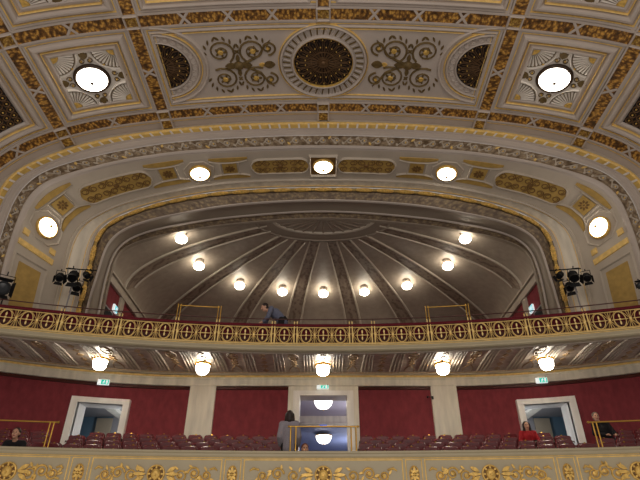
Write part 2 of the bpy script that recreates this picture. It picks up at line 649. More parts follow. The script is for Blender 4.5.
# central coffer: rosette, half rosettes, scrolls
YC = (Y1b + Y2a) / 2
mb = MB()
s0, s1 = -SL1 + RW + .13, SL1 - RW - .13
mb.ridge(FT, rect(s0 + .06, s1 - .06, Y1b + .20, Y2a - .20, 40), .05, .06, 0, closed=True)
mb.ridge(FT, rect(s0 + .16, s1 - .16, Y1b + .29, Y2a - .29, 40), .018, .04, 1, closed=True)
mb.build("coffer_frame", [M["cream"], M["gold_line"]], CEIL)


def ring(mb, cu, cv, R, w, h, m, a0=0, a1=2 * PI, n=48):
    full = a1 - a0 > 6.2
    pts = [(cu + R * math.cos(a0 + (a1 - a0) * i / n), cv + R * math.sin(a0 + (a1 - a0) * i / n)) for i in range(n + (0 if full else 1))]
    mb.ridge(FT, pts, w, h, m, closed=full)


mb = MB()
half_profile_dark(mb, 0, YC - .04, .86, 40, 0, 2 * PI, 20)
mb.boss(FT, 0, YC - .04, [(.16, .02), (.14, .08), (.08, .07), (.05, .11), (.001, .12)], 16, 1)
tag_o = mb.build("rosette_grille", [M["grille"], M["grille_rib"], M["gold"]], None)
tag(tag_o, "large round dark pierced rosette at the centre of the coffered ceiling", "ceiling grille")
mb = MB()
ring(mb, 0, YC - .04, .90, .045, .09, 0)
ring(mb, 0, YC - .04, .865, .014, .08, 2)
ring(mb, 0, YC - .04, 1.24, .05, .09, 0)
ring(mb, 0, YC - .04, 1.31, .014, .07, 1)
mb.boss(FT, 0, YC - .04, [(1.22, .015), (.93, .015)], 64, 0)
for i in range(72):
    a = 2 * PI * i / 72
    mb.ridge(FT, [(.97 * math.cos(a), YC - .04 + .97 * math.sin(a)), (1.18 * math.cos(a + .03), YC - .04 + 1.18 * math.sin(a + .03))], .022, .035, 0 if i % 2 else 3, h0=.015)
mb.build("rosette_surround", [M["cream"], M["gold_line"], M["gold"], M["bronze"]], CEIL, smooth=False)

for sg, side in ((-1, "left"), (1, "right")):
    cu = sg * (SL1 - RW - .22)
    a0, a1 = (-PI / 2, PI / 2) if sg < 0 else (PI / 2, 1.5 * PI)
    mb = MB()
    half_profile_dark(mb, cu, YC - .12, .80, 24, a0, a1, 9)
    o = mb.build("half_rosette_grille", [M["grille"], M["grille_rib"], M["gold"]], None)
    tag(o, "dark half-round pierced rosette at the %s end of the central ceiling coffer" % side, "ceiling grille", "half-round ceiling grilles")
    mb = MB()
    for i in range(14):
        a = a0 + (a1 - a0) * (i + .5) / 14
        mb.boss(FT, cu + .93 * math.cos(a), YC - .12 + .93 * math.sin(a), [(.085, .0), (.07, .045), (.03, .03), (.001, .05)], 10, 0)
    ring(mb, cu, YC - .12, .82, .03, .06, 0, a0, a1, 28)
    ring(mb, cu, YC - .12, 1.07, .035, .07, 0, a0, a1, 28)
    ring(mb, cu, YC - .12, 1.15, .02, .06, 1, a0, a1, 28)
    ring(mb, cu, YC - .12, 1.30, .05, .08, 0, a0, a1, 28)
    mb.ridge(FT, [(cu, YC - 1.24), (cu, YC + 1.0)], .045, .08, 0)
    mb.ridge(FT, [(cu - sg * -.06, YC - 1.24), (cu - sg * -.06, YC + 1.0)], .014, .06, 1)
    mb.build("rosette_surround", [M["cream"], M["gold_line"]], CEIL)

    # scrolls between the rosettes
    mb = MB()
    ax = sg * 2.48

    def add_spiral(cx, cy, R, a_start, turns, flip, w):
        p = spiral(cx, cy, R, R * .18, a_start, turns, 30, flip)
        mb.ridge(FT, p, taper(len(p), w, w * .45), .04, 0)
        mb.boss(FT, cx, cy, [(R * .22, .02), (R * .16, .06), (.001, .065)], 8, 1)
    for up in (-1, 1):
        add_spiral(ax - .46, YC + up * .48, .42, -up * PI / 2 - .6, 1.8, up, .034)
        add_spiral(ax + .46, YC + up * .48, .42, -up * PI / 2 + .6, 1.8, -up, .034)
        add_spiral(-sg * -1.58, YC + up * .56, .25, -up * PI / 2, 1.5, -up * sg, .034)
        mb.ridge(FT, [(ax, YC), (ax + sg * -.3, YC + up * .12), (ax - sg * .62, YC + up * .3), (ax - sg * .8, YC + up * .62), (ax - sg * .98, YC + up * .82)], [.04, .05, .04, .03, .015], .035, 0)
        for dx in (-.46, .46):
            for k in range(9):
                a = up * PI / 2 + (k - 4) * .42
                mb.plate(FT, leaf(ax + dx + .42 * math.cos(a), YC + up * .48 + .42 * math.sin(a), .17, .03, a + (.9 if k < 4 else -.9)), .03, 0)
            for k in range(5):
                a = k * 1.256
                mb.plate(FT, leaf(ax + dx + .09 * math.cos(a), YC + up * .48 + .09 * math.sin(a), .1, .03, a), .04, 0)
        mb.plate(FT, leaf(ax, YC + up * .15, .28, .06, up * PI / 2), .04, 0)
    mb.boss(FT, ax, YC, [(.15, .0), (.14, .06), (.06, .1), (.001, .11)], 10, 0)
    mb.plate(FT, leaf(ax - .1, YC, .35, .1, PI), .05, 0)
    mb.plate(FT, leaf(ax + .1, YC, .35, .1, 0), .05, 0)
    mb.plate(FT, leaf(ax - sg * .78, YC, .34, .12, 0 if sg < 0 else PI), .05, 0)
    mb.plate(FT, leaf(ax - sg * .62, YC, .2, .06, 0 if sg < 0 else PI), .04, 1)
    mb.build("scroll_relief", [M["bronze"], M["gold"]], CEIL)

for sg in (-1, 1):
    for ya, yb in ((Y1b, Y2a), (Y0b, Y1a)):
        a, b = sorted((sg * (SL1 + RW + .1), sg * (SL2 - RW - .1)))
        shell_coffer(a, b, ya + .1, yb - .1)
        a, b = sorted((sg * (SL2 + RW + .1), sg * (SL2 + RW + 2.4)))
        coffer_frame(a, b, ya + .1, yb - .1)
        mb = MB()
        mb.fbox(FT, a + .5, b - .5, ya + .6, yb - .6, 0, .02, 0, 6, 4)
        for i in range(6):
            for j in range(8):
                cu, cv = a + .62 + (b - a - 1.24) * i / 5, ya + .72 + (yb - ya - 1.44) * j / 7
                mb.boss(FT, cu, cv, [(.11, .02), (.10, .045), (.07, .03)], 8, 1)
                mb.boss(FT, cu, cv, [(.03, .02), (.02, .05), (.001, .05)], 6, 2)
        o = mb.build("vent_grille", [M["grille"], M["grille_rib"], M["gold"]], None)
        tag(o, "dark square pierced ceiling grille outside the %s %s coffer" % ("left" if sg < 0 else "right", "lamp" if ya > 8 else "uppermost shell"), "ceiling grille", "square ceiling grilles at the edges")
# long plain coffer at the very top
mb = MB()
mb.ridge(FT, rect(-SL1 + RW + .2, -RW - .2, Y0b + .15, Y1a - .16, 30), .06, .08, 0, closed=True)
mb.ridge(FT, rect(RW + .2, SL1 - RW - .2, Y0b + .15, Y1a - .16, 30), .06, .08, 0, closed=True)
mb.ridge(FT, rect(-SL1 + RW + .34, -RW - .34, Y0b + .3, Y1a - .30, 30), .025, .06, 1, closed=True)
mb.ridge(FT, rect(RW + .34, SL1 - RW - .34, Y0b + .3, Y1a - .30, 30), .025, .06, 1, closed=True)
mb.build("coffer_frame", [M["cream"], M["gold_line"]], CEIL)

# ------------------------------------------------------------------ the arches
ZC = 5.5
NT = 241
TH = np.linspace(0, PI, NT)


def arch(pts, Y):
    """half arch read off in the photo, laid into the plane y = Y and mirrored"""
    P = []
    for px, py in pts:
        q = at_y(px, py, Y)
        P.append((min(0.0, q.x), q.z))
    P[0] = (0.0, P[0][1])
    P.append((P[-1][0] - .02, ZC))
    L = P[::-1]
    full = L + [(-x, z) for x, z in P[1:]]
    d = catmull(full, 20)
    th = np.arctan2(d[:, 1] - ZC, -d[:, 0])
    r = np.hypot(d[:, 0], d[:, 1] - ZC)
    o = np.argsort(th)
    rr = np.interp(TH, th[o], r[o])
    k = np.exp(-0.5 * (np.arange(-6, 7) / 2.2) ** 2)
    k /= k.sum()
    ext = np.concatenate([rr[6:0:-1], rr, rr[-2:-8:-1]])
    rr = np.convolve(ext, k, "valid")
    rr = (rr + rr[::-1]) / 2
    return np.stack([-rr * np.cos(TH), np.full(NT, Y), ZC + rr * np.sin(TH)], 1)


def shifted(A, dn, dy=0.0):
    """curve moved dn towards the middle of the arch and dy along the hall"""
    c = A.copy()
    t = np.gradient(A, axis=0)
    n = np.stack([t[:, 2], np.zeros(NT), -t[:, 0]], 1)
    n /= np.linalg.norm(n, axis=1)[:, None]
    c = c + n * dn
    c[:, 1] += dy
    return c


def loft(mb, curves, m=0):
    arcs = [np.concatenate([[0], np.cumsum(np.linalg.norm(np.diff(c, axis=0), axis=1))]) for c in curves]
    base = arcs[len(arcs) // 2] - arcs[len(arcs) // 2][NT // 2]
    vv = 0
    uv = []
    for i, c in enumerate(curves):
        if i:
            vv += float(np.mean(np.linalg.norm(c - curves[i - 1], axis=1)))
        uv.append([(float(base[j]), vv) for j in range(NT)])
    mb.grid([[tuple(p) for p in c] for c in curves], m, uv)


def arcF(A, B, flip=1.0):
    Mc = (A + B) / 2
    s = np.concatenate([[0], np.cumsum(np.linalg.norm(np.diff(Mc, axis=0), axis=1))])
    s -= s[NT // 2]
    W = float(np.mean(np.linalg.norm(B - A, axis=1)))
    t = np.gradient(Mc, axis=0)
    nn = np.cross(t, B - A)
    nn /= np.linalg.norm(nn, axis=1)[:, None]
    if nn[NT // 2][2] > 0:
        nn = -nn

    def F(u, w, h=0.0):
        a = np.array([np.interp(u, s, A[:, k]) for k in range(3)])
        b = np.array([np.interp(u, s, B[:, k]) for k in range(3)])
        n = np.array([np.interp(u, s, nn[:, k]) for k in range(3)])
        return Vector(a + (b - a) * w + n * h)
    return F, s, W


YB0 = arch([(323.3, 125), (220, 128), (160, 133.5), (110, 141), (67, 152), (46, 160), (35.5, 164.3), (25.5, 168.5), (16, 174.5), (9, 181.5), (4, 189), (-1, 199), (-8, 217), (-14, 237), (-22, 270), (-30, 310)], YW)
YB1 = arch([(323.3, 129.6), (220, 132.2), (160, 137.3), (110, 145.2), (67, 157), (48, 164.5), (38, 169), (28.5, 173), (19.5, 179), (13, 185.5), (8.5, 192), (4, 202), (-3, 219), (-9, 239), (-17, 271), (-25, 310)], YW)
FR0 = arch([(323.3, 135.5), (220, 139), (174, 142.5), (125, 150), (110, 153), (69, 163), (38, 174.5), (21, 190), (14.5, 200), (7, 219), (0.5, 238), (-4, 255), (-11, 283), (-16, 310)], YW)
FR1 = arch([(323.3, 146), (220, 149.2), (174, 152.5), (125, 160), (110, 163), (73, 172.8), (43, 183.5), (28, 198), (23, 207), (16.5, 224), (10.5, 241), (6, 257), (-1, 285), (-6, 310)], YW)
G0 = arch([(323.3, 150), (220, 153.3), (174, 156.5), (125, 164), (110, 167), (76, 177), (48, 188), (33, 202), (28, 210), (22, 227), (16, 243), (12, 258), (5, 285), (0, 310)], YW + .1)
H0 = arch([(323.3, 178), (220, 182), (166, 191), (120, 202.5), (104, 209.5), (83, 221), (73, 233), (67, 248), (62, 267), (56, 292), (52, 310)], 13.9)
TC = arch([(323.3, 189.5), (226, 193), (192.5, 197.6), (174, 201), (154, 206), (133.4, 212.5), (115, 220.5), (102.5, 229.4), (97, 238), (94, 249), (90, 267.5), (84.4, 288), (79.7, 307)], 14.4)
R1 = arch([(323.3, 199.5), (230, 204.6), (185, 212), (147.5, 220), (123, 229), (111, 238), (104.5, 248), (101, 258), (97, 272), (91, 290), (87, 305)], 14.62)
D0 = arch([(323.3, 210.5), (230, 216.5), (192.5, 221.6), (157, 228.4), (129, 238), (115.6, 249), (111, 257.5), (107.5, 268), (104, 280), (100, 300), (98, 310)], 15.3)
D1 = arch([(323.3, 217.5), (230, 223.5), (185, 230), (147.5, 238), (121, 248.5), (115, 255), (113, 261), (111, 269), (108, 280), (104, 298), (102, 310)], 15.5)

mb = MB()
# wall face between the vault and the ochre band: polar lines out to the vault outline
outer = []
for t in TH:
    dx, dz = -math.cos(t), math.sin(t)
    r = 5.0
    for _ in range(400):
        x, z = r * dx, ZC + r * dz
        if abs(x) >= 10.45 or z > np.interp(abs(x), [p[0] for p in PROF], [p[1] for p in PROF]) + .05:
            break
        r += .025
    outer.append((r * dx, YW, ZC + r * dz))
outer = np.array(outer)
loft(mb, [outer, shifted(YB0, -.05)], 0)
WALL = struct(mb.build("wall_arch", M["arch"]), "cream arch wall framing the gallery dome")


def part(name, curves, mat, parent=WALL, smooth=False):
    mb = MB()
    loft(mb, curves)
    return mb.build(name, mat, parent, smooth)


part("moulding", [shifted(YB0, -.10, 0), shifted(YB0, -.08, -.07), shifted(YB0, -.03, -.08), shifted(YB0, 0, -.03)], M["gold_line"])
FY, sY, WY = arcF(YB0, YB1)
mb = MB()
loft(mb, [shifted(YB0, 0, -.03), shifted(YB1, 0, -.03)], 0)
mid = sY[-1]
k = 0
step = 0.318
nblk = int(mid / step)
for i in range(-nblk, nblk + 1):
    u = (i + .5) * step
    if abs(u) < mid - .1:
        mb.fbox(FY, u - .032, u + .032, .0, 1.0, .02, -.07 if FY(0, .5, .1).y > YW else .07, 1)
mb.build("block_band", [M["ochre_band"], M["cream_face"]], WALL)
part("moulding", [shifted(YB1, -.005, -.07), shifted(YB1, .035, -.08), shifted(YB1, .05, -.02), shifted(FR0, -.10, -.02), shifted(FR0, -.07, -.09), shifted(FR0, -.03, -.09), shifted(FR0, 0, -.01)], M["cream"])
mb = MB()
loft(mb, [FR0, FR1], 0)
FF, sF, WF = arcF(FR0, FR1)
if FF(0, .5, .1).y > FF(0, .5, 0).y:
    FF0 = FF
    FF = lambda u, w, h=0.0: FF0(u, w, -h)
FFm = lambda u, v, h=0.0: FF(u, v / WF, h)
for i in range(-int(sF[-1] / .44), int(sF[-1] / .44) + 1):
    u = i * .44
    if abs(u) > sF[-1] - .3:
        continue
    up = 1 if i % 2 else -1
    p = spiral(u, WF * .5, .125, .03, up * PI / 2, 1.4, 14, up)
    mb.ridge(FFm, p, taper(len(p), .024, .012), .035, 1)
    mb.ridge(FFm, [(u - .22, WF * .5 - up * .11), (u - .1, WF * .5 + up * .03), (u, WF * .5 + up * .125)], [.012, .022, .024], .03, 1)
    mb.plate(FFm, leaf(u + .17, WF * .5 + up * .07, .14, .035, up * .9), .03, 2 if i % 3 == 0 else 1)
    mb.boss(FFm, u, WF * .5, [(.03, 0), (.02, .04), (.001, .045)], 6, 2)
mb.build("carved_frieze", [M["frieze"], M["arch"], M["gold_line"]], WALL)
part("moulding", [FR1, shifted(FR1, .02, -.06), shifted(FR1, .06, -.06), shifted(FR1, .09, 0), shifted(G0, -.01, -.06), G0], M["cream"])
# cove (soffit above, splayed jamb at the sides)
part("cove", [G0, G0 * .8 + H0 * .2, (G0 + H0) / 2, G0 * .2 + H0 * .8, H0], M["arch"], smooth=True)
FV, sV, WV = arcF(G0, H0)
# reveal between cove and gilt torus
T0 = shifted(TC, -.10)
part("reveal_moulding", [H0, shifted(H0, .05, -.03), shifted(H0, .09, .02), H0 * .85 + T0 * .15], M["arch"])
part("reveal", [H0 * .85 + T0 * .15, H0 * .15 + T0 * .85], M["marble"])
part("reveal_moulding", [H0 * .15 + T0 * .85, shifted(T0, .0, -.06), shifted(T0, .02, -.02), T0], M["arch"])
FRV, sRV, WRV = arcF(H0 * .85 + T0 * .15, H0 * .15 + T0 * .85)
mb = MB()
for w in (.08, .92):
    mb.ridge(FRV, [(u, w) for u in np.linspace(sRV[2], sRV[-3], 140)], .02, .02, 0)
mb.build("gilt_line", M["gold_line"], WALL)
# gilt torus: leaf bundles with pale ribbons between
mb = MB()
sT = np.concatenate([[0], np.cumsum(np.linalg.norm(np.diff(TC, axis=0), axis=1))])
sT -= sT[NT // 2]


def tc(u):
    return Vector([np.interp(u, sT, TC[:, k]) for k in range(3)])


step = .72
nb = int(sT[-1] / step)
for i in range(-nb, nb + 1):
    u0, u1 = (i - .5) * step + .07, (i + .5) * step - .07
    us = np.linspace(u0, u1, 9)
    rr = [.045 + .028 * math.sin(PI * j / 8) ** .5 for j in range(9)]
    mb.tube([tc(u) for u in us], rr, 10, 0)
    for j in range(1, 8):
        for a in range(6):
            aa = a * PI / 3 + (j % 2) * PI / 6
            p = tc(us[j])
            mb.ell(p + Vector((rr[j] * .9 * math.cos(aa), rr[j] * .9 * math.sin(aa), rr[j] * .5 * math.sin(aa))), (.03, .03, .03), 0, 5, 3)
    us = np.linspace(u1 - .01, u1 + .15, 4)
    mb.tube([tc(u) for u in us], [.04, .05, .05, .04], 8, 1)
mb.build("gilt_torus", [M["gold"], M["ochre"]], WALL, smooth=True)
part("carved_frieze", [shifted(TC, -.10, .03), shifted(TC, 0, .10), shifted(TC, .08, .06), R1 * .5 + TC * .5, R1], M["dark_frieze"])
part("moulding", [R1, shifted(R1, .02, -.04), shifted(R1, .05, -.03), shifted(R1, .06, .04)], M["cream"])
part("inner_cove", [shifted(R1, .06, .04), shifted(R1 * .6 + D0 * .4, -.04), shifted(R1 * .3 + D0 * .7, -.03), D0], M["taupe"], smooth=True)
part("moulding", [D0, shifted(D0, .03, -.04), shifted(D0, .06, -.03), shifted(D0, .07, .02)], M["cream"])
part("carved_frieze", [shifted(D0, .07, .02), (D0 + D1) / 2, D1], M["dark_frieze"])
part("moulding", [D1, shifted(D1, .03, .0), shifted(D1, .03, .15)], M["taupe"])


# gold relief on the lower legs of the friezes is part of the carved band; ornaments of the cove follow
def inv(F, srange, px, py):
    best = None
    for u in np.linspace(srange[0], srange[1], 60):
        for w in np.linspace(-.05, 1.05, 23):
            q = proj(F(u, w))
            d = (q[0] - px) ** 2 + (q[1] - py) ** 2
            if best is None or d < best[0]:
                best = (d, u, w)
    _, u, w = best
    du, dw = (srange[1] - srange[0]) / 60, .05
    for _ in range(5):
        best = None
        for a in np.linspace(u - du, u + du, 7):
            for b in np.linspace(w - dw, w + dw, 7):
                q = proj(F(a, b))
                d = (q[0] - px) ** 2 + (q[1] - py) ** 2
                if best is None or d < best[0]:
                    best = (d, a, b)
        _, u, w = best
        du /= 2.5
        dw /= 2.5
    return float(u), float(w)


SR = (sV[0], 0.2)


def FVm(u, v, h=0.0):
    return FV(u, v / WV, h)       # both coordinates in metres


def ivm(px, py):
    u, w = inv(FV, SR, px, py)
    return u, w * WV


def mir(pts, sg):
    return [(-sg * p[0], p[1]) for p in pts]


def lens(u0, v0, u1, v1, th, bend, n=10):
    a, b = np.array((u0, v0)), np.array((u1, v1))
    d = b - a
    nn = np.array((-d[1], d[0])) / np.linalg.norm(d)
    top, bot = [], []
    for i in range(n + 1):
        t = i / n
        e = min(1, t / .12, (1 - t) / .12) ** .5
        p = a + d * t + nn * bend * (1 - (2 * t - 1) ** 2)
        top.append(tuple(p + nn * th * e))
        bot.append(tuple(p - nn * th * e))
    return top[:-1] + bot[::-1][:-1]


def stadium(u0, u1, v, r, n=8):
    p = []
    for i in range(n + 1):
        a = -PI / 2 + PI * i / n
        p.append((u1 - r * .5 + .5 * r * math.cos(a), v + r * math.sin(a)))
    for i in range(n + 1):
        a = PI / 2 + PI * i / n
        p.append((u0 + r * .5 + .5 * r * math.cos(a), v + r * math.sin(a)))
    # straight sides resampled so that they follow the curve
    out = []
    for i in range(len(p)):
        a, b = p[i], p[(i + 1) % len(p)]
        k = max(1, int(abs(b[0] - a[0]) / .2))
        out += [(a[0] + (b[0] - a[0]) * j / k, a[1] + (b[1] - a[1]) * j / k) for j in range(k)]
    return out


def strip_plate(mb, F, poly_top, poly_bot, h, m):
    """raised plate between two matched edge polylines, subdivided along its length"""
    rows = [[F(p[0], p[1], 0) for p in poly_top], [F(p[0], p[1], h) for p in poly_top], [F(p[0], p[1], h) for p in poly_bot], [F(p[0], p[1], 0) for p in poly_bot]]
    mb.grid(rows, m)
    for e in (0, -1):
        mb.face([r[e] for r in rows], m)


L_C = ivm(323.3, 165)
L_1 = ivm(200, 172)
L_2 = ivm(46, 228)
RZ1, RZ2, RZ3 = ivm(230, 168), ivm(168, 173.5), ivm(62, 205)
PA = (ivm(251, 164), ivm(309, 163))
PB = (ivm(79, 195), ivm(151, 177))
VM = WV / 2
for sg in (1, -1):
    for p0, p1, nsp in ((PA[0], PA[1], 3), (PB[0], PB[1], 4)):
        vc = VM + .02
        r = .36
        u0, u1 = p0[0], p1[0]
        n = 24
        top, bot = [], []
        for i in range(n + 1):
            u = u0 + (u1 - u0) * i / n
            e = min(1, (u - u0) / .3 + .02, (u1 - u) / .3 + .02)
            y = r * math.sqrt(max(.02, 1 - (1 - e) ** 2))
            top.append((-sg * u * -1 if sg > 0 else -u, vc - y))
            bot.append((-sg * u * -1 if sg > 0 else -u, vc + y))
        mb = MB()
        strip_plate(mb, FVm, top, bot, .03, 0)
        mb.ridge(FVm, top + bot[::-1], .03, .06, 1, closed=True)
        for i in range(nsp * 2):
            cu = u0 + (u1 - u0) * (i + .75) / (nsp * 2 + .5)
            cu = cu if sg > 0 else -cu
            for up in (-1, 1):
                R = min(.2, (u1 - u0) / (nsp * 2 + .5) * .6)
                p = spiral(cu, vc + up * .16, R * .85, .05, up * PI / 2, 1.5, 18, up if i % 2 else -up)
                mb.ridge(FVm, p, taper(len(p), .020, .010), .02, 2, h0=.03)
        cu = (u0 + u1) / 2 * (1 if sg > 0 else -1)
        mb.boss(FVm, cu, vc, [(.09, .03), (.07, .07), (.001, .08)], 10, 2)
        mb.build("ochre_panel", [M["ochre"], M["arch"], M["brown"]], WALL)
    for rz, rot in ((RZ1, 0), (RZ2, 0), (RZ3, 0)):
        c = (rz[0] if sg > 0 else -rz[0], rz[1])
        mb = MB()
        q = .235
        P = [(c[0] - q, c[1] - q), (c[0] + q, c[1] - q), (c[0] + q, c[1] + q), (c[0] - q, c[1] + q)]
        mb.plate(FVm, P, .03, 0)
        mb.ridge(FVm, [(c[0] + x * (q + .06), c[1] + y * (q + .06)) for x, y in ((-1, -1), (1, -1), (1, 1), (-1, 1))], .025, .05, 1, closed=True)
        for k in range(8):
            a = k * PI / 4
            mb.plate(FVm, leaf(c[0] + .07 * math.cos(a), c[1] + .07 * math.sin(a), .12, .035, a), .06, 2)
        mb.boss(FVm, c[0], c[1], [(.04, .03), (.03, .08), (.001, .09)], 8, 2)
        mb.build("rosette_panel", [M["ochre"], M["arch"], M["brown"]], WALL)
        for vv in (-1, 1):
            L = .62
            top, bot = [], []
            for i in range(13):
                t = i / 12
                u = c[0] + (2 * t - 1) * L
                v = c[1] + vv * (.46 + .05 * (1 - (2 * t - 1) ** 2) * 0 + .0)
                e = .115 * (1 - abs(2 * t - 1) ** 2.2) + .012
                inner = v - vv * e
                outerv = v + vv * .06
                top.append((u, inner))
                bot.append((u, outerv))
            mb = MB()
            strip_plate(mb, FVm, top, bot, .03, 0)
            mb.ridge(FVm, [(p[0], p[1] - vv * .05) for p in top], .02, .05, 1)
            mb.build("lunette_panel", [M["ochre"], M["arch"]], WALL)
    # legs of the cove: small squares, gold bar and big ochre field
    mb = MB()
    for pxy in ((26, 232), (52, 252)):
        c = ivm(*pxy)
        cu = c[0] if sg > 0 else -c[0]
        mb.plate(FVm, [(cu - .09, c[1] - .09), (cu + .09, c[1] - .09), (cu + .09, c[1] + .09), (cu - .09, c[1] + .09)], .04, 0)
    P = [ivm(*q) for q in ((19, 237.5), (53, 260.5), (51.5, 265.5), (17.5, 242.5))]
    P = [(p[0] if sg > 0 else -p[0], p[1]) for p in P]
    mb.plate(FVm, P, .04, 0)
    mb.build("ochre_bar", [M["gold_line"]], WALL)
    mb = MB()
    P = [ivm(*q) for q in ((19, 261), (40.5, 273), (31.5, 307), (8, 303))]
    ub = FVm(P[2][0], P[2][1])
    P[2] = (P[2][0] - .9, P[2][1])
    P[3] = (P[3][0] - .9, P[3][1])
    P = [(p[0] if sg > 0 else -p[0], p[1]) for p in P]
    n = 8
    tl, tr, br, bl = P
    lt = [(tl[0] + (bl[0] - tl[0]) * i / n, tl[1] + (bl[1] - tl[1]) * i / n) for i in range(n + 1)]
    rt = [(tr[0] + (br[0] - tr[0]) * i / n, tr[1] + (br[1] - tr[1]) * i / n) for i in range(n + 1)]
    strip_plate(mb, FVm, lt, rt, .02, 0)
    e = .16
    lt2 = [(p[0], p[1] - e) for p in lt]
    rt2 = [(p[0], p[1] + e) for p in rt]
    du = .18 if sg > 0 else -.18
    mb.ridge(FVm, lt2[::-1] + [(lt2[0][0] + du, lt2[0][1])] + [(rt2[0][0] + du, rt2[0][1])] + rt2, .035, .05, 1)
    mb.build("ochre_field", [M["ochre"], M["arch"]], WALL)
    # octagonal surrounds of the lamps
    for L_ in (L_1, L_2):
        c = (L_[0] if sg > 0 else -L_[0], L_[1])
        mb = MB()
        mb.boss(FVm, c[0], c[1], [(.56, .0), (.53, .04), (.49, .0)], 8, 0, PI / 8, PI / 8 + 2 * PI)
        mb.build("lamp_surround", [M["arch"]], WALL)
# brown panel behind the crown lamp
mb = MB()
q = .4
mb.plate(FVm, [(-q, VM - .42), (q, VM - .42), (q, VM + .5), (-q, VM + .5)], .02, 0)
mb.ridge(FVm, [(-q - .04, VM - .46), (q + .04, VM - .46), (q + .04, VM + .54), (-q - .04, VM + .54)], .04, .08, 1, closed=True)
mb.build("crown_panel", [M["brown"], M["arch"]], WALL)

# ------------------------------------------------------------------ the half dome
DY, DL, DX, DZ0, DH = 15.5, 7.2, 7.42, 8.7, 2.11
PA1, PB1 = 2.0, 0.4


def dome_z(x, y):
    fx = max(0.0, 1 - abs(x / DX) ** PA1) ** PB1
    fy = max(0.0, 1 - abs(max(0, y - DY) / DL) ** PA1) ** PB1
    return DZ0 + DH * fx * fy


def FD(x, y, h=0.0):
    e = .03
    gx = (dome_z(x + e, y) - dome_z(x - e, y)) / (2 * e)
    gy = (dome_z(x, y + e) - dome_z(x, max(DY, y - e))) / (2 * e)
    n = Vector((gx, gy, -1)).normalized()
    return Vector((x, y, dome_z(x, y))) + n * h


def dome_edge(a):
    """distance from the crown to the springing line in direction a (0 = straight back)"""
    sx, cy = abs(math.sin(a)), max(1e-6, math.cos(a))
    return min(DX / max(1e-6, sx), DL / cy)


mb = MB()
rows, uv = [], []
for i in range(41):
    t = 1 - (1 - i / 40) ** 2
    rows.append([])
    uv.append([])
    for j in range(97):
        a = -PI / 2 + PI * j / 96
        r = dome_edge(a) * t
        x, y = r * math.sin(a), DY + r * math.cos(a)
        rows[-1].append((x, y, dome_z(x, y)))
        uv[-1].append((a * 4, r))
mb.grid(rows, 0, uv)
# flat corners of the rectangular recess beyond the springing
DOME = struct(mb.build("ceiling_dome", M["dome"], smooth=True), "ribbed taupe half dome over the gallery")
for deg in (11.5, 30, 51, 74):
    for sg in (-1, 1):
        a = math.radians(deg) * sg
        R = dome_edge(a)
        mb = MB()
        rows, uv = [], []
        r0 = 1.55 + .6 * abs(math.sin(a)) ** 2
        for i in range(31):
            t = i / 30
            r = r0 + (R - .03 - r0) * (1 - (1 - t) ** 2)
            w = .16 + .13 * (r - r0) / (R - r0)
            row = []
            rowu = []
            for q, h in ((-1.35, 0), (-1.3, .06), (-1.1, .07), (-1.0, .025), (0, .03), (1.0, .025), (1.1, .07), (1.3, .06), (1.35, 0)):
                x = r * math.sin(a) + q * w * math.cos(a)
                y = DY + r * math.cos(a) - q * w * math.sin(a)
                row.append(FD(max(-DX, min(DX, x)), min(DY + DL, max(DY, y)), h))
                rowu.append((q * w, r))
            rows.append(row)
            uv.append(rowu)
        mb.grid(rows, lambda i, j: 0 if 2 < j < 5 or j in (3, 4) else 1, uv)
        mb.build("dome_rib", [M["dome_rib"], M["arch"]], DOME, smooth=False)
# oculus ring and its inner fan
mb = MB()
rows = []
for i, (q, h) in enumerate(((1.0, 0), (1.02, .06), (1.1, .06), (1.13, .02), (1.3, .03), (1.5, .03), (1.53, .06), (1.58, .05), (1.6, 0))):
    row = []
    for j in range(61):
        a = -PI / 2 + PI * j / 60
        row.append(FD(1.75 * q ** .8 * math.sin(a), DY + .95 * q * math.cos(a) + .0, h))
    rows.append(row)
mb.grid(rows, lambda i, j: 1 if i < 2 else 0)
for k in range(-6, 7):
    a = k * PI / 14
    pts = [(1.75 * t * math.sin(a), DY + .95 * t * math.cos(a)) for t in (.25, .5, .75, 1.0)]
    mb.ridge(FD, pts, [.02, .03, .04, .05], .04, 2)
mb.build("crown_ring", [M["taupe"], M["arch"], M["dome_rib"]], DOME)

# ------------------------------------------------------------------ gallery walls under the dome
GF = 5.12
mb = MB()
for sg in (-1, 1):
    mb.face([(sg * DX, 15.45, 5.7), (sg * DX, 22.7, 5.7), (sg * DX, 22.7, DZ0), (sg * DX, 15.45, DZ0)], 0)
mb.face([(-DX, 22.7, 5.7), (DX, 22.7, 5.7), (DX, 22.7, DZ0), (-DX, 22.7, DZ0)], 0)
GW = struct(mb.build("wall_gallery", M["red"]), "red gallery wall under the dome")
mb = MB()
for sg in (-1, 1):
    x = sg * (DX - .04)
    mb.box((x, 18.8, 8.58), (.1, 6.6, .34), 0)
    mb.box((x - sg * .04, 18.8, 8.72), (.16, 6.6, .07), 0)
    mb.box((x, 17.3, 7.05), (.07, .36, 2.7), 0)
    mb.box((x, 19.3, 7.05), (.07, .36, 2.7), 0)
mb.build("gallery_cornice", M["arch"], GW)
for n, sg in ((4, -1), (5, 1)):
    mb = MB()
    mb.box((sg * (DX - .03), 16.35, 6.65), (.06, .8, 1.9), 0)
    mb.box((sg * (DX - .05), 16.35, 6.65), (.06, .62, 1.75), 1)
    struct(mb.build("door_%d" % n, [M["corr_grey"], M["black"]]), "grey gallery side door")
mb = MB()
mb.face([(-10.4, YW, ZC), (10.4, YW, ZC), (10.4, 22.2, ZC), (-10.4, 22.2, ZC)], 0)
gf = MB()

# ------------------------------------------------------------------ gallery front
GR, GY = 26.0, 12.8
GC = GY - GR


